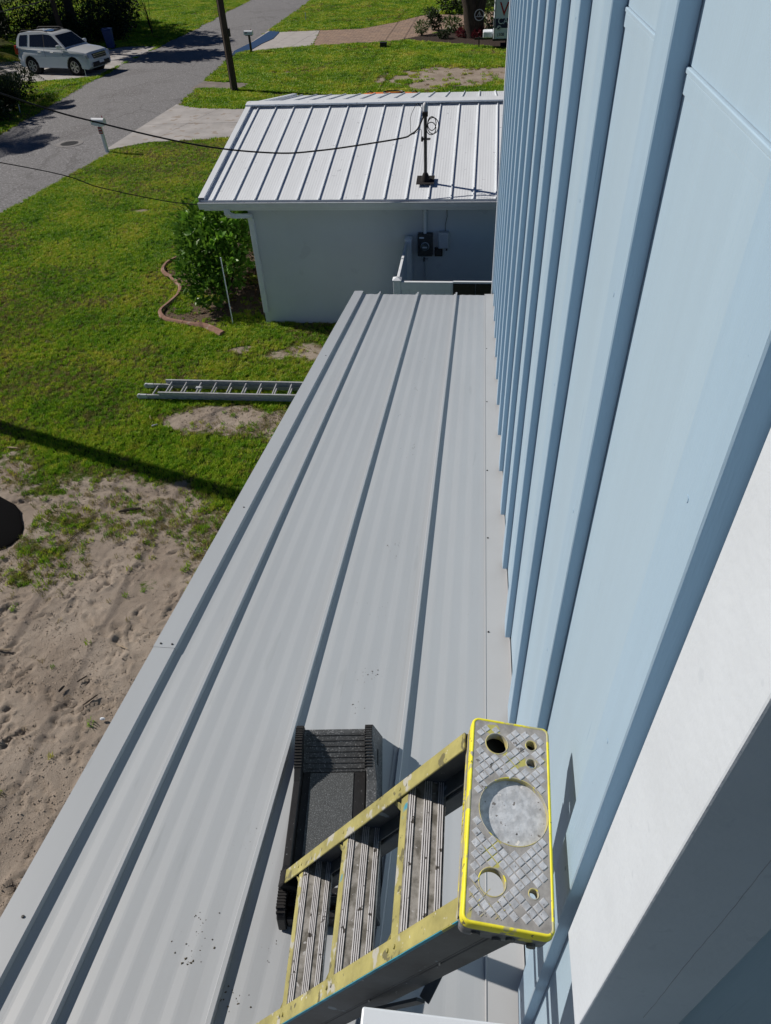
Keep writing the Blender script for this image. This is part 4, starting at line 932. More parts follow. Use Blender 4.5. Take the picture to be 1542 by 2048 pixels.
# thin near-black sheet on the sand at the left edge
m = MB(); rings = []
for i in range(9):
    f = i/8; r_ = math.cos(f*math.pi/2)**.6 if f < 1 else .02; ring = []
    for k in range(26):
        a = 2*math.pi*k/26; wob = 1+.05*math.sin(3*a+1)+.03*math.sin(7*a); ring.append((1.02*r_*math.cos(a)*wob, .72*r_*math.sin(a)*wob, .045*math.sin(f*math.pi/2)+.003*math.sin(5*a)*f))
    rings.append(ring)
m.loft(rings); o = m.build('black_patch', M['nearblack'], smooth=True, auto=80); o.location = (-7.58, 6.95, .012); o.rotation_euler = (0, 0, R(-22))
tag(o, 'flat black patch on the sand at the left edge', 'cover')

# ------------------------------------------------------------------ white car in the driveway across the road
K = 1.087
pr_, pf_ = gp(72.5, 149), gp(159, 152)
fw = Vector((pf_[0]-pr_[0], pf_[1]-pr_[1], 0)).normalized(); lf_ = Vector((-fw.y, fw.x, 0))
mid = Vector(((pr_[0]+pf_[0])/2, (pr_[1]+pf_[1])/2, 0))+lf_*.80*K
car = empty('parked_car', mid+Vector((0, 0, .03)), math.atan2(fw.y, fw.x), 'white sport utility car parked in the driveway across the road', 'car'); car.scale = (K, K, K)
AX, WR = 1.31, .355
def arc(cx, r, n=9, z0=.30):
    a0 = math.asin((z0-WR)/r) if abs(z0-WR) < r else 0
    return [(cx+r*math.cos(a), WR+r*math.sin(a)) for a in np.linspace(math.pi-a0, a0, n)]
low = [(-2.17, .42), (-2.10, .30)] + [(x, max(.30, z)) for x, z in arc(-AX, .44)] + [(x, max(.30, z)) for x, z in arc(AX, .44)] + [(2.12, .26), (2.24, .36), (2.26, .62), (2.22, .80), (2.12, .93), (1.7, 1.01), (1.25, 1.06), (.95, 1.10), (-1.0, 1.12), (-2.02, 1.10), (-2.14, .95), (-2.19, .6)]
m = MB(); rings = []
for y, ins in ((-.90, .05), (-.86, .0), (-.55, 0), (.55, 0), (.86, 0), (.90, .05)):
    ring = []
    for x, z in low:
        fx = 1-.13*max(0, (abs(x-.02)-1.75)/.5)**1.5; tz = 1-.06*max(0, z-.75)/.35
        zz = z-(ins*.8 if z > .85 else 0)-(.03*(abs(y)/.9)**4 if z > .9 and x > .9 else 0)+(.012 if abs(y) < .6 and z > .9 and x > 1 else 0)
        xx = x-(.06 if x > 2.0 else -.05 if x < -2 else 0)*(abs(y)/.9)**3
        ring.append((xx, y*fx*tz, zz))
    rings.append(ring)
m.loft(rings); m.build('body', M['carpaint'], car, smooth=True, auto=38)
def gh(x, z):                                 # half width of the cabin at height z
    return .835-.20*(z-1.08)/.62
sideT = [(-2.06, 1.08), (-1.96, 1.45), (-1.82, 1.66), (-1.4, 1.715), (-.5, 1.73), (.10, 1.70), (.32, 1.64), (1.02, 1.08)]
m = MB(); rings = []
for f in (-1, -.82, .82, 1):
    rings.append([(x, f*gh(x, z), z-(.02 if abs(f) == 1 and z > 1.5 else 0)) for x, z in sideT])
m.loft(rings); cb_ = m.build('cabin', M['carpaint'], car, smooth=True, auto=35)
def sidewin(name, pts, s, mat=M['carglass'], off=.006):
    m = MB(); m.add([(x, s*(gh(x, z)+off), z) for x, z in pts]+[(x, s*(gh(x, z)-.01), z) for x, z in pts], [tuple(range(len(pts)))]+[(i, (i+1) % len(pts), len(pts)+(i+1) % len(pts), len(pts)+i) for i in range(len(pts))]); return m.build(name, mat, car)
for s in (-1, 1):
    sidewin('window', [(-1.86, 1.17), (-1.80, 1.45), (-1.72, 1.60), (-1.28, 1.62), (-1.36, 1.17)], s)
    sidewin('pillar_trim', [(-.34, 1.15), (-.34, 1.65), (-.25, 1.65), (-.25, 1.15)], s, M['carplastic'], .004)
    sidewin('window', [(-1.20, 1.16), (-1.11, 1.62), (-.32, 1.65), (-.32, 1.15)], s)
    sidewin('window', [(-.27, 1.15), (-.27, 1.65), (.05, 1.63), (.22, 1.58), (.80, 1.15)], s)
    for x0 in (-.30, .78):
        MB().box((x0-.004, s*.892-.003, .42), (x0+.004, s*.892+.003, 1.06)).build('door_seam', M['carplastic'], car)
    for x0 in (-.62, -1.0+1.15): MB().box((x0-.1, s*.885-.02, .93), (x0+.1, s*.885+.02, .965)).build('door_handle', M['carpaint'], car, bevel=.008)
    MB().box((-1.05, s*.875-.02, .29), (.9, s*.875+.02, .42)).build('sill_trim', M['carplastic'], car, bevel=.01)
    MB().obox((.72, s*.96, 1.19), ((1, 0, 0), (0, 1, 0), (0, 0, 1)), (.07, .10, .075)).build('mirror', M['carpaint'], car, bevel=.03, seg=2)
    MB().tube([(-1.72, s*.60, 1.70), (-1.6, s*.60, 1.775), (-.3, s*.60, 1.79), (-.05, s*.60, 1.735)], .02, 8).build('roof_rail', M['carplastic'], car)
    m = MB(); m.add([(2.16, s*.56, .70), (2.06, s*.80, .70), (1.93, s*.845, .86), (2.08, s*.56, .885)], [(0, 1, 2, 3)])
    m2 = MB(); m2.obox((2.09, s*.70, .785), ((1, s*-.35, 0), (s*.35, 1, 0), (-.3, 0, 1)), (.07, .155, .085)); m2.build('headlight', M['clearlens'], car, bevel=.02, seg=2)
    MB().obox((-2.11, s*.76, 1.0), ((1, 0, 0), (0, 1, 0), (.1, 0, 1)), (.07, .075, .19)).build('taillight', M['redlens'], car, bevel=.02, seg=2)
    MB().tube([(2.20, s*.62, .46), (2.245, s*.62, .46)], .055, 12).build('fog_light', M['clearlens'], car)
def slantwin(name, pts, off, mat=M['carglass']):
    a, b_, c_, d_ = [Vector(p) for p in pts]; nrm = (b_-a).cross(d_-a).normalized(); nrm = nrm if nrm.z > 0 else -nrm
    m = MB(); m.add([p+nrm*off for p in (a, b_, c_, d_)]+[p-nrm*.01 for p in (a, b_, c_, d_)], [(0, 1, 2, 3), (0, 4, 5, 1), (1, 5, 6, 2), (2, 6, 7, 3), (3, 7, 4, 0)]); return m.build(name, mat, car)
slantwin('windshield', [(.94, -.74, 1.145), (.94, .74, 1.145), (.38, .60, 1.595), (.38, -.60, 1.595)], .012)
slantwin('rear_window', [(-2.035, -.66, 1.18), (-2.035, .66, 1.18), (-1.86, .56, 1.60), (-1.86, -.56, 1.60)], .02)
MB().box((-.55, -.38, 1.725), (.02, .38, 1.742)).build('sunroof', M['carglass'], car, bevel=.01)
gr = MB().box((2.16, -.50, .62), (2.235, .50, .86)).build('grille', M['carplastic'], car, bevel=.015)
for z in (.66, .74, .82): MB().box((2.225, -.48, z-.014), (2.25, .48, z+.014)).build('grille_bar', M['chrome'], gr)
MB().box((2.20, -.62, .34), (2.275, .62, .53)).build('bumper_intake', M['carplastic'], car, bevel=.02)
MB().box((2.27, -.16, .45), (2.285, .16, .57)).build('number_plate', M['hwhite'], car)
MB().box((-2.235, -.80, .40), (-2.08, .80, .62)).build('rear_bumper', M['carplastic'], car, bevel=.03)
for x in (-AX, AX):
    for s in (-1, 1):
        w = MB(); yy = s*.80; w.tube([(x, yy-s*.11, WR), (x, yy+s*.02, WR), (x, yy+s*.085, WR)], [WR, WR, WR*.93], 28); tw = w.build('wheel', M['rubber'], car, smooth=True)
        m = MB(); m.tube([(x, yy+s*.07, WR), (x, yy+s*.088, WR)], WR*.66, 24); m.build('rim_back', M['carplastic'], tw)
        m = MB()
        for k in range(6):
            a = k*math.pi/3+.2; u = Vector((math.cos(a), 0, math.sin(a))); m.beam(Vector((x, yy+s*.095, WR))+u*.03, Vector((x, yy+s*.095, WR))+u*WR*.66, .055, .02, up=(0, 1, 0))
        m.tube([(x+WR*.66*math.cos(a), yy+s*.092, WR+WR*.66*math.sin(a)) for a in np.linspace(0, 2*math.pi, 25)], .014, 6, cap=False); m.build('rim', M['rim'], tw)
        m = MB(); m.tube([(x, s*.60, WR), (x, s*.84, WR)], .435, 24); m.build('wheel_well', M['rubber'], car)

# ------------------------------------------------------------------ enclosed trailer, mostly behind the blue house
TY = 45.3
tl = yp(988, 40, TY); TX = tl[0]
tr = empty('enclosed_trailer', (TX, TY, 0), 0, 'white enclosed trailer with navy band and red lettering behind the blue house', 'trailer')
MB().box((0, 0, .48), (4.2, 2.0, 2.75)).build('box', M['white'], tr, bevel=.03, seg=2)
zb0, zb1 = yp(1000, 56, TY)[2], yp(1000, 37, TY)[2]
MB().box((-.012, -.012, zb0), (4.21, -.002, zb1)).build('navy_band', M['navy'], tr)
MB().box((.04, -.014, .50), (.085, -.003, 2.7)).build('corner_strip', M['alu'], tr)
MB().box((-.02, -.03, .40), (4.22, 2.03, .478)).build('frame', M['dark'], tr)
for x in (1.0, 2.3): 
    MB().tube([(x, .05, .33), (x, .3, .33)], .33, 20).build('wheel', M['rubber'], tr, smooth=True)
MB().box((-.55, .15, .52), (-.03, 1.0, .80)).build('tongue_box', M['white'], tr, bevel=.03)
MB().beam((-1.0, .55, .45), (0, .55, .45), .1, .1).build('tongue', M['dark'], tr)
MB().tube([(-.75, .5, .0), (-.75, .5, .55)], .035, 8).build('jack', M['dark'], tr)
for z in (1.0, 1.35, 1.7, 2.05): MB().box((-.03, -.02, z), (-.005, .05, z+.09)).build('hinge', M['alu'], tr)
def text(s, size, mat, loc, rot, parent, name, th=.003):
    cu = bpy.data.curves.new(name, 'FONT'); cu.body = s; cu.size = size; cu.extrude = th
    ob = bpy.data.objects.new(name, cu); COL.objects.link(ob); dg = bpy.context.evaluated_depsgraph_get(); dg.update()
    me = bpy.data.meshes.new_from_object(ob.evaluated_get(dg)); bpy.data.objects.remove(ob, do_unlink=True)
    o = link(name, me, mat, parent); o.location = loc; o.rotation_euler = rot; return o
def tloc(px, py): 
    p = yp(px, py, TY); return (p[0]-TX, -.016, p[2])
o = text('V', .86, M['redpaint'], tloc(998.5, 31.5), (R(90), 0, 0), tr, 'lettering'); o.scale = (.95, 1, 1)
text('CA', .40, M['white'], tloc(995.5, 48), (R(90), 0, 0), tr, 'lettering')
text('(308', .20, M['navy'], tloc(994.2, 72), (R(90), 0, 0), tr, 'lettering')
p = tloc(998, 56); MB().tube([(p[0], -.013, p[2]), (p[0], -.019, p[2])], .12, 20).build('emblem', M['lgrey'], tr)
MB().obox((p[0], -.021, p[2]), ((1, 0, .6), (0, 1, 0), (-.6, 0, 1)), (.09, .003, .03)).build('emblem_mark', M['navy'], tr)

# ------------------------------------------------------------------ mailboxes, bin, small things
def mailbox(loc, rz, label, post_mat, h=1.0, plate=False):
    t0 = empty('mailbox', loc, rz, label, 'mailbox')
    MB().box((-.05, -.05, -.1), (.05, .05, h-.22)).build('post', post_mat, t0, bevel=.006)
    MB().box((-.20, -.08, h-.22), (.20, .08, h-.185)).build('shelf', post_mat, t0)
    pf = [(-.09, 0), (.09, 0), (.09, .12)]+[(.09*math.cos(a), .12+.09*math.sin(a)) for a in np.linspace(.3, math.pi-.3, 7)]+[(-.09, .12)]
    m = MB(); m.prism(pf, -.26, .24, lambda u, v, w: (w, u, v+h-.185)); m.build('box', M['white'], t0, smooth=True, auto=40)
    m = MB(); m.prism([(u*1.06, v*1.04-.002) for u, v in pf], -.275, -.262, lambda u, v, w: (w, u, v+h-.185)); m.build('door', M['white'], t0)
    MB().box((-.20, -.1, h-.10), (-.04, -.0925, h-.05)).build('name_slot', M['meter'], t0)
    MB().box((.10, .0925, h-.08), (.13, .1, h+.08)).build('flag', M['red'], t0)
    if plate:
        pl = MB().box((-.075, -.065, h-.48), (.075, -.052, h-.26)).build('number_plate', M['red'], t0)
        for k in range(2):
            for q in range(2): MB().box((-.05+.055*k, -.0665, h-.35-.09*q), (-.012+.055*k, -.0655, h-.31-.09*q)).build('numeral', M['lgrey'], pl)
    return t0
p = gp(215, 305); mailbox((p[0], p[1], 0), R(-8), 'white mailbox on white post with red number plate beside the road', M['hwhite'], 1.12, True)
p = gp(503, 105.5); mailbox((p[0], p[1], 0), R(-8), 'white mailbox on dark post beside the puddle', pm('dark_post', (.05, .042, .036), .9), 1.05)
p = gp(228, 98); t0 = empty('wheeled_bin', (p[0]-.2, p[1]+.1, 0), .2, 'blue wheeled bin standing in deep shade', 'bin')
m = MB(); m.loft([[(-.24*s1, -.26*s1, z), (.24*s1, -.26*s1, z), (.24*s1, .26*s1, z), (-.24*s1, .26*s1, z)] for z, s1 in ((.05, .85), (1.0, 1.1))]); m.build('body', M['bin'], t0, bevel=.02)
m = MB(); m.prism([(-.32, 1.0), (-.32, 1.04), (0, 1.09), (.3, 1.06), (.32, 1.0)], -.29, .29, lambda u, v, w: (w, u, v)); m.build('lid', M['bin'], t0, bevel=.01)
for s in (-1, 1): MB().tube([(s*.2, .24, .1), (s*.26, .24, .1)], .1, 12).build('wheel', M['rubber'], t0)
p = gp(140, 290); t0 = empty('manhole_cover', (p[0], p[1], .048), 0, 'round iron manhole cover in the asphalt', 'manhole cover')
m = MB(); m.holed(circle(0, 0, .52, 32), [circle(0, 0, .34, 32)], 0, .008); m.build('collar', pm('worn_collar', (.22, .22, .225), .9, .25, 12), t0)
m = MB(); m.tube([(0, 0, 0), (0, 0, .010)], .33, 32); lid = m.build('lid', M['meter'], t0)
m = MB()
for k in range(-3, 4): m.box((-.24, k*.075-.018, .0105), (.24, k*.075+.018, .015))
m.build('grip_pattern', M['meter'], lid)
p = gp(767, 96); t0 = empty('valve_box', (p[0], p[1], 0), 0, 'small black box standing on the far lawn', 'box')
MB().box((-.19, -.14, 0), (.19, .14, .24)).build('body', M['dark'], t0, bevel=.01); MB().box((-.205, -.155, .241), (.205, .155, .28)).build('lid', M['dark'], t0, bevel=.008)
p = gp(612, 42); tag(MB().tube([(p[0], p[1], 0), (p[0], p[1], .5)], .03, 6).build('marker_post', M['white']), 'small white marker stake on the far lawn beyond the driveway', 'stake')
for k, (q, t_, lb) in enumerate([((173, 155), (168, 134), 'thin white marker rod in front of the car'), ((41, 226), (36, 206), 'thin pale rod in the shaded grass at left')]):
    p = gp(*q); p2 = yp(*t_, p[1]); tag(MB().tube([p, p2], .016, 6).build('marker_rod', M['white']), lb, 'stake')
# orange kayak behind the white house, only its top edge in view
kc = gp(786, 180, .5); t0 = empty('kayak', (kc[0], kc[1]-.3, 0), R(-3), 'orange kayak lying on the lawn just beyond the white roof', 'kayak')
m = MB(); rings = []
for i in range(15):
    f = i/7-1; w_ = .38*max(.03, (1-f*f))**.6; h_ = .34+.10*f*f; x = f*1.5
    rings.append([(x, w_*math.cos(a), .24+(h_-.1 if math.sin(a) > 0 else .24)*math.sin(a)*max(.2, (1-f*f))**.4) for a in [2*math.pi*k/14 for k in range(14)]])
m.loft(rings); m.build('hull', M['orange'], t0, smooth=True, auto=60)
m = MB(); m.tube([(.42*math.cos(a)+.05, .24*math.sin(a), .485) for a in np.linspace(0, 2*math.pi, 25)], .03, 6, cap=False); m.build('cockpit_rim', M['dark'], t0)
for x in (-.95, .95): MB().tube([(x-.12, 0, .47), (x, 0, .53), (x+.12, 0, .47)], .025, 6).build('handle', M['dark'], t0)

# ------------------------------------------------------------------ aluminium extension ladder on the grass
el_ = empty('extension_ladder', (-6.04, 10.43, 0), R(.6), 'aluminium extension ladder lying flat on the grass', 'ladder')
RS = .289; WL = .43
def lrail(name, x0, x1, y, z, h, par):
    m = MB(); m.box((x0, y-.003, z), (x1, y+.003, z+h)); m.box((x0, y-.012, z+h), (x1, y+.022, z+h+.004)); m.box((x0, y-.012, z-.004), (x1, y+.022, z)); return m.build(name, M['alu'], par)
for (x0, x1, z, ya, yb, nm) in [(.0, 4.9, .045, .03, .40, 'base'), (.32, 5.2, .125, 0.0, .43, 'fly')]:
    for y in (ya, yb): lrail('rail', x0, x1, y, z, .068, el_)
    x = .16 if x0 < .1 else .16+RS
    while x < x1-.05:
        MB().tube([(x, ya, z+.034), (x, yb, z+.034)], .0165, 10).build('rung', M['alu'], el_, smooth=True); x += RS
for y in (.03, .40):
    m = MB(); m.tube([(-.07, y-.02, .08), (-.07, y+.02, .08)], .052, 14); m.box((-.07, y-.02, .035), (.07, y+.02, .125)); m.build('end_pad', M['lgrey'], el_, bevel=.006)
MB().box((.98, .19, .15), (1.08, .24, .19)).build('pulley', M['lgrey'], el_, bevel=.005)
# scraps lying about
for k, (px, py, L_, a, w_, mt, lb, h_) in enumerate([(262, 1023, .34, .35, .05, 'bark', 'short dark piece of wood on the sand', .03), (26, 898, .2, .1, .03, 'scrap', 'pale wood chip on the grass at the left edge', .02), (6, 1301, .22, .05, .03, 'scrap', 'pale wood stick at the left edge of the sand', .02), (302, 838, .14, -1.1, .025, 'scrap', 'pale upright chip in the grass below the ladder', .02), (310, 853, .10, .5, .03, 'lgrey', 'small pale scrap in the grass below the ladder', .02),
        (166, 1360, .12, .8, .02, 'bark', 'small dark wood bit on the sand near the cable shadow', .015), (183, 1402, .20, .9, .02, 'bark', 'slim dark stick on the sand near the roof edge', .015), (125, 1380, .10, 1.2, .03, 'rubber', 'dark clod on the sand', .02), (95, 1043, .34, -.35, .012, 'scrap', 'thin straw-coloured stalk lying on the olive grass', .012), (155, 1070, .4, 1.2, .012, 'bark', 'thin curved dark twig on the sand', .012), (245, 1295, .2, -.5, .012, 'scrap', 'thin pale straw on the sand', .01), (207, 1441, .05, 0, .035, 'white', 'small white pebble on the sand', .03)]):
    p = gp(px, py); m = MB(); pts = [Vector((math.cos(a)*L_*(f-.5)+.03*L_*math.sin(5*f+k), math.sin(a)*L_*(f-.5)+.05*L_*math.sin(4*f+k), h_*.5+.012)) for f in np.linspace(0, 1, 5)]
    m.tube(pts, [w_*.35, w_*.5, w_*.5, w_*.45, w_*.3], 6); o = m.build('wood_scrap', M[mt]); o.location = (p[0], p[1], .008); tag(o, lb, 'scrap', 'scraps lying in the yard')

# ------------------------------------------------------------------ black ladder-levelling tool on the roof
rotz = math.atan2(.085, .71)
lv_e = empty('ladder_leveller', (0, 0, 0), 0, 'black plastic ladder levelling platform with grit pad on the grey roof', 'leveller')
Lm = Matrix.Translation(Vector(rp(-.470, .618, .006))) @ Matrix.Rotation(-math.atan(TS), 4, 'X') @ Matrix.Rotation(rotz, 4, 'Z')
lv_e.matrix_world = Lm
LW, LL = .262, .665                          # x across, y along
side = [(0, 0), (0, .06), (.02, .085), (.12, .085), (.15, .072), (.44, .068), (.48, .090), (.555, .140), (.595, .147), (.62, .13), (.675, .0)]
for x0 in (0, LW-.024):
    m = MB(); m.prism(side, x0, x0+.024, (lambda u, v, w: (w, u, v)) if x0 == 0 else (lambda u, v, w: (w+.05*max(0, .147-v)*(1 if w > LW-.01 else .3)*4.4, u, v))); m.build('side_wall', M['black_plastic'] if x0 == 0 else M['worn_skylit'], lv_e, bevel=.003)  # right wall's paler plastic puts its sky reflection into the colour
    for (a, c, n_) in ((.012, .125, 14), (.48, .61, 17)):
        m = MB()
        for k in range(n_):
            y = a+(c-a)*k/(n_-1); h = np.interp(y, [s[0] for s in side], [s[1] for s in side]); m.box((x0-.001, y-.0022, h-.008), (x0+.0245, y+.0022, h+.0022))
        m.build('grip_teeth', M['rubber'], lv_e)
MB().box((.024, .10, .010), (LW-.024, .50, .034)).build('floor', M['black_plastic'], lv_e, bevel=.002)
MB().box((.050, .115, .0345), (LW-.065, .495, .037)).build('grit_pad', M['grit'], lv_e)
m = MB(); m.prism([(.50, .012), (.50, .036), (.605, .108), (.62, .108), (.63, .012)], .024, LW-.024, lambda u, v, w: (w, u, v)); m.build('ramp', M['worn_skylit'], lv_e)
for k in range(7):
    f = (k+.5)/7; m = MB(); y = .50+.105*f; z = .036+.072*f; m.obox((LW/2, y, z+.0012), ((1, 0, 0), (0, .115, .076), (0, -.076, .115)), (LW/2-.03, .0007, .0008)); m.build('ramp_rib', M['black_plastic'], lv_e)
for k, (y0, h) in enumerate(((.02, .05), (.052, .062), (.084, .046))):
    MB().box((.024, y0-.013, .004), (LW-.024, y0+.013, h)).build('end_bar', M['black_plastic'], lv_e, bevel=.004)
MB().box((.13, .10, .0355), (.165, .17, .0385)).build('label_patch', M['flash'], lv_e)
m = MB().box((LW+.017, .50, .045), (LW+.0195, .56, .075)); m.build('stamped_mark', M['rubber'], lv_e)

# ------------------------------------------------------------------ yellow step ladder leaning closed against the wall
KL = .972
st = empty('step_ladder', rel(-.1, .55, -1.6, KL), 0, 'worn yellow fibreglass step ladder with grey holed top leaning against the blue wall', 'ladder')
st_inv = Matrix.Translation(-rel(-.1, .55, -1.6, KL))
def sb(m, name, mat, parent=None, **k):
    if parent is None:
        m.v = [tuple(Vector((p[0]*KL, p[1]*KL, p[2]*KL+CZ))-Vector(st.location)) for p in m.v]
    return m.build(name, mat, parent or st, **k)
# top cap in its own frame: u across (towards the wall), v along, w up
c0 = Vector((.102, .5545, -1.203)); tilt = R(7); va = Vector((.028, 1, 0)).normalized(); ua = Vector((math.cos(tilt), -.028, -math.sin(tilt))).normalized(); wa = ua.cross(va).normalized()
def cp(u, v, w): return c0+ua*u+va*v+wa*w
CW, CL, CT = .0735, .1800, .058
def rrect(w, l, r, n=5):
    out = []
    for (sx, sy, a0) in ((1, -1, -90), (1, 1, 0), (-1, 1, 90), (-1, -1, 180)):
        for k in range(n+1): a = R(a0+90*k/n); out.append((sx*(w-r)+r*math.cos(a), sy*(l-r)+r*math.sin(a)))
    return out
def cu(fu, fv): return (-CW+2*CW*fu, -CL+2*CL*fv)
H = [(cu(.33, .865), .0205), (cu(.765, .885), .0098), (cu(.765, .785), .0092), (cu(.32, .185), .0220), (cu(.775, .165), .0078)]
RC = cu(.55, .525); RR = .0600
inner = rrect(CW-.0050, CL-.0050, .006)
m = MB(); m.holed(inner, [circle(c_[0], c_[1], r_, 28)[::-1] for c_, r_ in H]+[circle(RC[0], RC[1], RR, 48)[::-1]], -.012, -.0012, cp)
plate = sb(m, 'top_plate', M['capgroove'])
m = MB(); m.tube([cp(RC[0], RC[1], -.021), cp(RC[0], RC[1], -.0125)], RR+.002, 48); sb(m, 'paint_tray', M['cap'], smooth=True)
for (c_, r_) in H:                            # yellow lips of the holes
    m = MB(); ring = []
    for a in np.linspace(0, 2*math.pi, 29)[:-1]:
        ca, sa = math.cos(a), math.sin(a); ring.append([cp(c_[0]+ca*q, c_[1]+sa*q, w) for q, w in ((r_-.0004, -.0195), (r_-.0008, -.001), (r_+.0004, -.0002), (r_+.0016, -.0011))])
    ring.append(ring[0]); m.loft(ring, closed=False, cap=False); sb(m, 'hole_lip', M['ywear'], smooth=True)
m = MB(); ring = []
for a in np.linspace(0, 2*math.pi, 49):
    ca, sa = math.cos(a), math.sin(a); ring.append([cp(RC[0]+ca*q, RC[1]+sa*q, w) for q, w in ((RR-.0003, -.0135), (RR-.0006, -.001), (RR+.0004, -.0004), (RR+.0012, -.0011))])
m.loft(ring, closed=False, cap=False); sb(m, 'tray_lip', M['ywear'], smooth=True)
m = MB(); rg = np.random.default_rng(2); pt = .0132   # moulded diamond grip
for i in range(-24, 25):
    for j in range(-24, 25):
        u = (i-j)*pt*.7071; v = (i+j)*pt*.7071
        if abs(u) > CW-.0125 or abs(v) > CL-.0125: continue
        if any(math.hypot(u-c_[0], v-c_[1]) < r_+.0060 for c_, r_ in H) or math.hypot(u-RC[0], v-RC[1]) < RR+.0058: continue
        h = pt*.63; z1 = rg.uniform(-.0008, .0004); q = .86
        if rg.random() < .03+.10*(u > .01)*(v < -.03): continue
        base_ = [(u+h*1.0, v), (u, v+h), (u-h, v), (u, v-h)]
        m.add([cp(a*1.0, c, -.0014) for a, c in base_]+[cp(u+(a-u)*q, v+(c-v)*q, z1) for a, c in base_], [(4, 5, 6, 7)]+[(k, (k+1) % 4, 4+(k+1) % 4, 4+k) for k in range(4)])
o = sb(m, 'grip_pattern', M['cap']); o['kind'] = 'stuff'
m = MB()                                      # yellow grooves left between the worn diamonds at the near corner
for (u0, v0, u1, v1) in [(.07, .10, .26, .01), (.07, .16, .42, .005), (.08, .02, .30, .125), (.20, .005, .46, .105), (.36, .005, .52, .075), (.07, .075, .17, .125)]:
    a0 = cu(u0, v0+.03); a1 = cu(u1, v1+.03); m.beam(cp(a0[0], a0[1], -.0009), cp(a1[0], a1[1], -.0009), .0013, .0010, up=wa)
sb(m, 'worn_groove', M['ywear'])
m = MB(); outer_t = rrect(CW-.002, CL-.002, .012); ro = rrect(CW, CL, .014)
prof = [(-.0055, -.0012), (-.0048, -.0002), (-.0030, .0002), (-.0012, -.0008), (0, -.0035), (.0006, -.0200)]
ringN = len(ro); rings = []
for d_, w in prof:
    rr_ = rrect(CW+d_, CL+d_, max(.004, .014+d_)); rings.append([cp(u, v, w) for u, v in rr_])
m.loft(rings, cap=False); sb(m, 'yellow_rim', M['yellow'], smooth=True, auto=60)
m = MB(); rings = []
for d_, w in ((.0005, -.0195), (-.0008, -.03), (-.002, -CT), (-.006, -CT), (-.005, -.03), (-.005, -.019)):
    rings.append([cp(u, v, w) for u, v in rrect(CW+d_, CL+d_, .013)])
m.loft(rings, cap=False); sd0 = sb(m, 'skirt', M['capside'], smooth=True, auto=50)
m = MB(); m.obox(cp(-CW-.0004, 0, -.040), (va, wa, ua), (CL-.016, .0165, .0008)); sb(m, 'skirt_panel', M['ywear'])
m = MB(); m.obox(cp(-CW-.001, .10, -.0275), (va, wa, ua), (.055, .0035, .0009)).obox(cp(-CW-.001, -.12, -.0275), (va, wa, ua), (.045, .0035, .0009)); sb(m, 'skirt_slot', M['capside'])
tx = text('WERNER', .019, M['yellow'], (0, 0, 0), (0, 0, 0), st, 'embossed_lettering', .0006)
Mx = Matrix((( -va.x, wa.x, -ua.x, 0), (-va.y, wa.y, -ua.y, 0), (-va.z, wa.z, -ua.z, 0), (0, 0, 0, 1)))
q = cp(-CW-.0015, .050, -.048); Mx.translation = Vector((q.x*KL, q.y*KL, q.z*KL+CZ))-Vector(st.location); tx.matrix_local = Mx
for (u, v) in ((-.045, 0), (.01, 0), (-.01, 1), (.045, 1)):
    m = MB(); p = cp(u, -CL-.001, -.036-.012*v); m.tube([p+va*.002, p-va*.0025], .0075, 10); sb(m, 'rivet', M['web'])
# rails
dv = Vector((-.475, 0, -.88)).normalized(); ev = Vector((.88, 0, -.475)).normalized(); P0 = Vector((.014, 0, -1.245))
def shx(t_, y): return .030*t_*(.75-y)/.39
def rl(t_, e, y): q = P0+dv*t_+ev*e; return Vector((q.x+shx(t_, y), y, q.z))
FY0, FY1, NY0, NY1 = .724, .762, .391, .371   # outer faces of the far and near rail, top and bottom
TL_ = {'far': 1.035, 'near': 1.17}
def ry(side_, t_): 
    return FY0+(FY1-FY0)*t_/1.0 if side_ == 'far' else NY0+(NY1-NY0)*t_/1.0
for sd_, sg in (('far', -1), ('near', 1)):
    T = TL_[sd_]
    def seg(e0, e1, a, c, t0=-.012, t1=T):
        m = MB(); vs = []
        for t_ in (t0, t1):
            y = ry(sd_, t_); vs += [rl(t_, e0, y+sg*a), rl(t_, e1, y+sg*a), rl(t_, e1, y+sg*c), rl(t_, e0, y+sg*c)]
        m.add(vs, [(0, 1, 2, 3), (7, 6, 5, 4), (0, 4, 5, 1), (1, 5, 6, 2), (2, 6, 7, 3), (3, 7, 4, 0)]); return m
    rail_o = sb(seg(.0045, .072, .0, .0045), 'rail', M['web'], bevel=.001)
    sb(seg(0, .0044, -.0008, .036), 'rail_flange', M['rail'], bevel=.001)
    sb(seg(.0722, .0765, .0, .036), 'rail_flange', M['web'], bevel=.001)
    if sd_ == 'near': sb(seg(-.0004, .0062, -.0022, -.0009), 'paint_edge', M['blue_paint'])
    sb(seg(.088, .128, .006, .034, .01, T-.04), 'rear_rail', M['web'], bevel=.002)
    for t_ in (.235, .265, .56, .585, .885, .91):
        y = ry(sd_, t_)+sg*.018; p = rl(t_, -.0005, y); m = MB().tube([p+ev*.001, p-ev*.0018], .0042, 8); sb(m, 'rivet', M['rail'])
    m = MB(); m.obox(rl(T+.006, .038, ry(sd_, T)+sg*.018), (dv, ev, Vector((0, 1, 0))), (.02, .044, .024)); sb(m, 'foot', M['rubber'], bevel=.004)
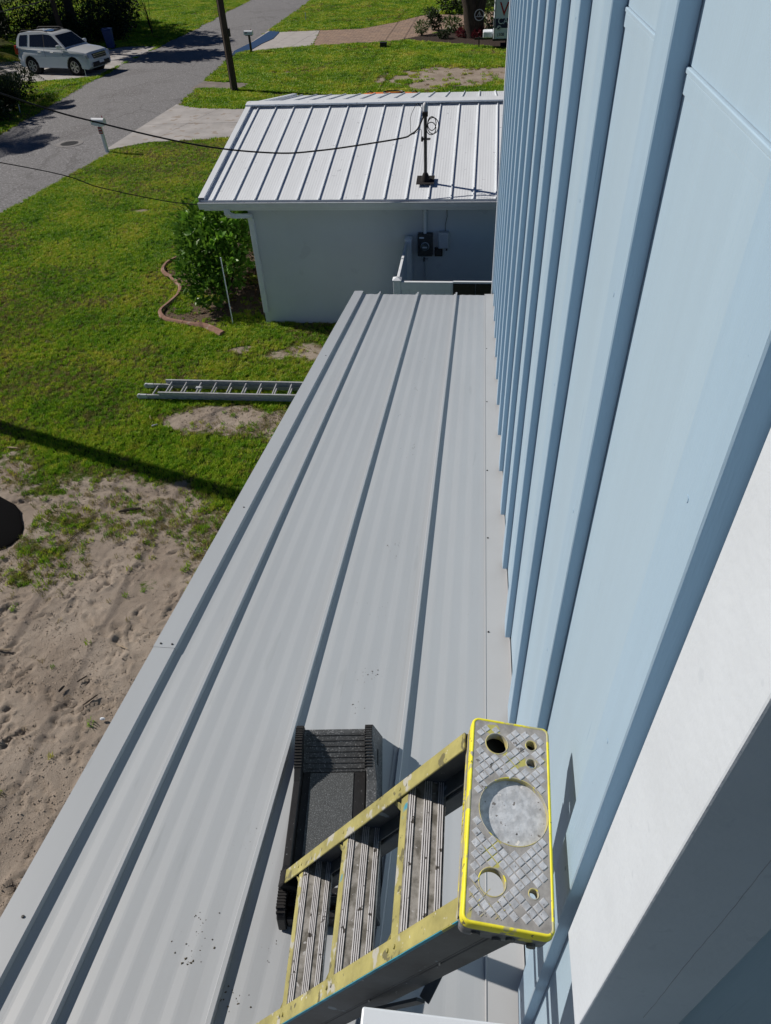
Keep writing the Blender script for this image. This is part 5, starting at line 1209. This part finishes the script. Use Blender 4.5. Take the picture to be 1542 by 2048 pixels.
# steps
for k, zc in enumerate((-1.455, -1.745, -2.025)):
    t_ = (P0.z-zc)/.88; xf = P0.x+dv.x*t_+.008; ya, yb = ry('near', t_)+.005, ry('far', t_)-.005; D = .079
    m = MB(); prof = [(0, -.030), (0, -.003)]
    xs_ = [.004, .0085, .013, .0345, .0390, .0435, .048, .0645, .069, .0735]
    fl = 0.0
    pts = [(-.001, 0)]
    for x in xs_: pts += [(x-.0016, 0), (x-.001, .0024), (x+.001, .0024), (x+.0016, 0)]
    pts += [(.0235, 0)] if False else []
    pts = sorted(pts)+[(D, 0), (D, -.004), (0.002, -.004), (-.001, -.004)]
    n_ = len(pts); vs = [Vector((xf+x+shx(t_, ya), ya, zc+z)) for x, z in pts]+[Vector((xf+x+shx(t_, yb), yb, zc+z)) for x, z in pts]
    m.add(vs, [tuple(range(n_-1, -1, -1)), tuple(range(n_, 2*n_))]+[(i, (i+1) % n_, n_+(i+1) % n_, n_+i) for i in range(n_)])
    step = sb(m, 'step', M['tread'])
    def sk(m): m.v = [(p[0]+shx(t_, p[1]), p[1], p[2]) for p in m.v]
    m = MB()
    for x in xs_: m.box((xf+x-.0012, ya, zc+.0024), (xf+x+.0012, yb, zc+.0031))
    sk(m); m.v = [tuple(Vector((p[0]*KL, p[1]*KL, p[2]*KL+CZ))-Vector(st.location)) for p in m.v]; m.build('tread_ridges', M['ridge'], step)
    m = MB(); m.add([(xf-.0015, ya+.006, zc), (xf-.0015, yb-.006, zc), (xf-.016, yb-.006, zc-.028), (xf-.016, ya+.006, zc-.028), (xf+.001, ya+.006, zc-.001), (xf+.001, yb-.006, zc-.001), (xf-.013, yb-.006, zc-.029), (xf-.013, ya+.006, zc-.029)],
        [(0, 1, 2, 3), (7, 6, 5, 4), (0, 4, 5, 1), (1, 5, 6, 2), (2, 6, 7, 3), (3, 7, 4, 0)])
    sk(m); m.v = [tuple(Vector((p[0]*KL, p[1]*KL, p[2]*KL+CZ))-Vector(st.location)) for p in m.v]; m.build('step_front', M['rail'], step)
    m = MB().box((xf+D-.003, ya, zc-.03), (xf+D, yb, zc-.0042)); sk(m); m.v = [tuple(Vector((p[0]*KL, p[1]*KL, p[2]*KL+CZ))-Vector(st.location)) for p in m.v]; m.build('step_back', M['tread'], step)
    for s_, y0 in ((1, ya), (-1, yb)):
        m = MB(); m.beam((xf-.006, y0+s_*.060, zc-.026), (xf-.040, y0+s_*.006, zc-.085), .018, .003, up=(1, 0, .4)); sk(m); sb(m, 'step_brace', M['rail'])
m = MB(); m.obox(cp(-.018, .128, -.062), (ua, va, wa), (.040, .046, .004)).obox(cp(.030, .150, -.05), (ua, va, wa), (.03, .024, .004)); sb(m, 'hole_shade_plate', M['web'])  # dark plate added for the shade seen through the cap's far hole
# spreader and back bars
m = MB(); m.beam(rl(.38, .138, .372), rl(.28, .145, .45), .022, .006).beam(rl(.55, .09, .366), rl(.36, .12, .364), .02, .006, up=(0, 1, 0)); sb(m, 'spreader', M['web'])
for t_ in (.33, .66, .95):
    m = MB(); m.beam(rl(t_, .108, ry('near', t_)+.03), rl(t_, .108, ry('far', t_)-.03), .03, .012, up=ev); sb(m, 'back_bar', M['web'])

# ------------------------------------------------------------------ lawn: real tufts, instanced
def grass_mat(name, stops, transl=.35, hue2=1.0):
    m = bpy.data.materials.new(name); m.use_nodes = True; t = m.node_tree; N = t.nodes; L = t.links
    b = N['Principled BSDF']; out = N['Material Output']; b.inputs['Roughness'].default_value = .5; b.inputs['Specular IOR Level'].default_value = .25
    ge = N.new('ShaderNodeNewGeometry'); oi = N.new('ShaderNodeObjectInfo')
    n1 = N.new('ShaderNodeTexNoise'); n1.inputs['Scale'].default_value = .55; n1.inputs['Detail'].default_value = 5; n1.inputs['Roughness'].default_value = .65
    L.new(ge.outputs['Position'], n1.inputs['Vector'])
    ad = N.new('ShaderNodeMath'); ad.operation = 'MULTIPLY_ADD'; L.new(oi.outputs['Random'], ad.inputs[0]); ad.inputs[1].default_value = .34; L.new(n1.outputs[0], ad.inputs[2])
    sb_ = N.new('ShaderNodeMath'); sb_.operation = 'SUBTRACT'; L.new(ad.outputs[0], sb_.inputs[0]); sb_.inputs[1].default_value = .17
    r = N.new('ShaderNodeValToRGB'); e = r.color_ramp.elements
    while len(e) < len(stops): e.new(.5)
    for k, (p, c) in enumerate(stops): e[k].position = p; e[k].color = (*c, 1)
    L.new(sb_.outputs[0], r.inputs[0]); L.new(r.outputs[0], b.inputs['Base Color'])
    tr = N.new('ShaderNodeBsdfTranslucent'); L.new(r.outputs[0], tr.inputs[0]); ms = N.new('ShaderNodeMixShader'); ms.inputs[0].default_value = transl
    L.new(b.outputs[0], ms.inputs[1]); L.new(tr.outputs[0], ms.inputs[2]); L.new(ms.outputs[0], out.inputs[0]); return m
MG = grass_mat('lawn_blades', [(.22, (.075, .20, .014)), (.40, (.19, .40, .018)), (.54, (.34, .51, .026)), (.74, (.58, .58, .08))])
MD = grass_mat('dry_blades', [(.25, (.17, .20, .045)), (.45, (.28, .265, .085)), (.6, (.37, .30, .14)), (.75, (.25, .17, .09))], .3)
def tuft(name, nb, h, spread, w, mat, seed, loc):
    rg = np.random.default_rng(seed); vs = []; fs = []
    for k in range(nb):
        a = rg.uniform(0, 6.3); r_ = spread*rg.random()**.5; bx_, by_ = r_*math.cos(a), r_*math.sin(a); hh = h*rg.uniform(.55, 1.1); ln = hh*rg.uniform(.2, .9); b2 = rg.uniform(0, 6.3)
        dx, dy = ln*math.cos(b2), ln*math.sin(b2); sx, sy = -math.sin(b2)*w/2, math.cos(b2)*w/2; i = len(vs)
        vs += [(bx_-sx, by_-sy, 0), (bx_+sx, by_+sy, 0), (bx_+dx*.4+sx*.9, by_+dy*.4+sy*.9, hh*.6), (bx_+dx*.4-sx*.9, by_+dy*.4-sy*.9, hh*.6), (bx_+dx, by_+dy, hh)]
        fs += [(i, i+1, i+2, i+3), (i+3, i+2, i+4)]
    me = bpy.data.meshes.new(name); me.from_pydata(vs, [], fs); o = link(name, me, mat); o.location = loc
    tag(o, kind='stuff'); return o
def scatter(name, P, tf, smin, smax, seed, label):
    me = bpy.data.meshes.new(name); me.vertices.add(len(P)); me.vertices.foreach_set('co', P.astype(np.float32).ravel()); me.update()
    o = link(name, me); ng = bpy.data.node_groups.new(name, 'GeometryNodeTree')
    ng.interface.new_socket('Geometry', in_out='INPUT', socket_type='NodeSocketGeometry'); ng.interface.new_socket('Geometry', in_out='OUTPUT', socket_type='NodeSocketGeometry')
    N = ng.nodes; L = ng.links; gi = N.new('NodeGroupInput'); go = N.new('NodeGroupOutput'); ip = N.new('GeometryNodeInstanceOnPoints'); oi = N.new('GeometryNodeObjectInfo'); oi.inputs[0].default_value = tf
    rv = N.new('FunctionNodeRandomValue'); rv.data_type = 'FLOAT_VECTOR'; rv.inputs[0].default_value = (-.12, -.12, 0); rv.inputs[1].default_value = (.12, .12, 6.283); rv.inputs['Seed'].default_value = seed
    rs = N.new('FunctionNodeRandomValue'); rs.data_type = 'FLOAT'; rs.inputs[2].default_value = smin; rs.inputs[3].default_value = smax; rs.inputs['Seed'].default_value = seed+1
    L.new(gi.outputs[0], ip.inputs['Points']); L.new(oi.outputs['Geometry'], ip.inputs['Instance']); L.new(rv.outputs[0], ip.inputs['Rotation']); L.new(rs.outputs[1], ip.inputs['Scale']); L.new(ip.outputs[0], go.inputs[0])
    md = o.modifiers.new('scatter', 'NODES'); md.node_group = ng
    tag(o, label, 'grass', kind='stuff'); return o
def lawn_ok(x, y):
    ok = (x < road_r(y)-.02+.10) | (x > road_r(y)+.02) if False else ((x > road_r(y)-.04) | (x < road_l(y)+.06))
    for pl in (DRIVE, APRON, PAVER, LDRIVE, CULV, BED2): ok &= ~inpoly(x, y, pl)
    ok &= ~((x > HX0) & (x < HX1) & (y > HYW) & (y < HYB))
    ok &= ~((x > -.2) & (y < 7.2)); ok &= ~(((x+7.58)/1.08)**2+((y-6.95)/.8)**2 < 1)
    return ok
def in_view(x, y, mx=60, zz=0):
    d = np.stack([x, y, np.full_like(x, zz-CZ)], -1) @ RM
    px = d[:, 0]/d[:, 2]*1391+771; py = d[:, 1]/d[:, 2]*1391+1024
    return (px > -260) & (px < 1230) & (py > -120) & (py < 2200) & (d[:, 2] > 0)
rg = np.random.default_rng(77)
def pts(x0, x1, y0, y1, dens):
    n = int((x1-x0)*(y1-y0)*dens); x = rg.uniform(x0, x1, n); y = rg.uniform(y0, y1, n); k = lawn_ok(x, y) & in_view(x, y); return x[k], y[k]
def zg(x, y): return np.zeros_like(x)
near_g, near_d, far_g, far_d = [], [], [], []
for (x0, x1, y0, y1, dn, far) in [(-14.6, -1.0, 1.5, 14.2, 560, 0), (-14.6, -4.2, 14.2, 28, 430, 0), (-14.5, 2, 28, 45, 150, 1), (-14.5, 6, 45, 80, 75, 1), (-34, -19.5, 26, 50, 95, 1), (-45, -19.5, 50, 85, 60, 1)]:
    x, y = pts(x0, x1, y0, y1, dn); s = sand_f(x, y); so_ = soil_f(x, y); r_ = rg.random(len(x))
    clump = fbm(x*5, y*5, 61, 3)
    if far: clump = fbm(x*1.5, y*1.5, 61, 3)
    p = np.clip(1-sstep(.05, .80, s+(clump-.5)*.9), 0, 1)**1.6*(1-.92*so_)
    inc = inc_f(x, y)*(not far); p = np.maximum(p, .85*inc*sstep(.28, .55, clump))
    keep = r_ < np.maximum(p, .012*(s > .3)*(clump > .5))
    dry = sstep(.42, .70, fbm(x*.45+3, y*.45, 63, 4)+.42*sstep(.03, .4, s)+.10*(clump-.5)+(.05 if far else .02)*np.clip((38-np.abs(y-38))/38, 0, 1)*0)
    # grass by the tree shade and the far patch is thinner and browner
    dry = np.maximum(dry, .75*ell(x, y, -3, 38.5, 6, 3.6, .6)); dry = np.maximum(dry, .55*ell(x, y, -3.6, 12.2, 1.6, .7, .6))
    dry = np.where((inc > .15) & (s > .15), np.maximum(dry, 1.1), dry)
    isd = rg.random(len(x)) < dry*.66
    P = np.stack([x, y, zg(x, y)], -1)
    (far_g if far else near_g).append(P[keep & ~isd]); (far_d if far else near_d).append(P[keep & isd])
near_g, near_d, far_g, far_d = [np.concatenate(a) for a in (near_g, near_d, far_g, far_d)]
tz = [tuft('grass_tuft', 14, .068, .040, .0080, MG, 1, (-8.0, 12.0, 0)), tuft('grass_tuft', 13, .055, .045, .009, MG, 2, (-8.3, 12.6, 0)),
      tuft('dry_grass_tuft', 12, .045, .045, .006, MD, 3, (-8.6, 9.6, 0)), tuft('grass_tuft', 22, .085, .12, .022, MG, 4, (-10.2, 34.5, 0)), tuft('dry_grass_tuft', 18, .065, .12, .018, MD, 5, (-8.2, 35.2, 0))]
print('grass', len(near_g), len(near_d), len(far_g), len(far_d))
hlf = rg.random(len(near_g)) < .5
scatter('lawn_grass', near_g[hlf], tz[0], .6, 1.2, 3, 'green lawn of the near yard'); scatter('lawn_grass', near_g[~hlf], tz[1], .6, 1.25, 9, 'green lawn of the near yard')
scatter('dry_grass', near_d, tz[2], .6, 1.3, 5, 'dry thin grass around the bare sand')
scatter('lawn_grass', far_g, tz[3], .7, 1.3, 7, 'green lawns farther along the road'); scatter('dry_grass', far_d, tz[4], .6, 1.2, 8, 'dry grass patches of the far lawn')
# small clods, grit and straw lying on the bare sand
rg = np.random.default_rng(31); n = 46000
cx_ = rg.uniform(-9, -1.2, n); cy_ = rg.uniform(1.6, 10.6, n); sv = sand_f(cx_, cy_); kk = (rg.random(n) < sstep(.35, .8, sv)*(.12+.88*sstep(.42, .62, fbm(cx_*1.3, cy_*1.3, 81, 4)))) & in_view(cx_, cy_) & (((cx_+7.58)/1.08)**2+((cy_-6.95)/.8)**2 > 1)
ix = np.clip(np.searchsorted(gx, cx_), 1, nx-1); iy = np.clip(np.searchsorted(gy, cy_), 1, ny-1)
CP = np.stack([cx_, cy_, Z[iy, ix]+.001], -1)[kk]
me = bpy.data.meshes.new('sand_clod'); bm = bmesh.new(); bmesh.ops.create_icosphere(bm, subdivisions=1, radius=.011)
for v in bm.verts: v.co = Vector((v.co.x*random.uniform(.6, 1.3), v.co.y*random.uniform(.6, 1.3), v.co.z*random.uniform(.4, .9)))
bm.to_mesh(me); bm.free(); cl = link('sand_clod', me, pm('sand_clod', (.37, .31, .25), .95, .35, 8)); cl.location = (-4.9, 5.0, 0); tag(cl, kind='stuff')
o = scatter('sand_clods', CP, cl, .2, 1.0, 21, 'small clods and grit scattered over the bare sand'); o['category'] = 'grit'
m = MB(); sel = CP[rg.choice(len(CP), min(500, len(CP)), replace=False)]
for p in sel:
    a = rg.uniform(0, 6.3); L_ = rg.uniform(.02, .09); w_ = rg.uniform(.0015, .004); d = Vector((math.cos(a), math.sin(a), rg.uniform(-.05, .15))); q = Vector(p)+Vector((0, 0, .006)); s1 = Vector((-d.y, d.x, 0))*w_
    m.add([q-s1, q+s1, q+d*L_+s1, q+d*L_-s1, q+Vector((0, 0, .004))], [(0, 1, 2, 3), (0, 4, 3)])
tag(m.build('straw_litter', M['twig']), 'bits of straw and dead stems lying on the sand', 'straw', kind='stuff')
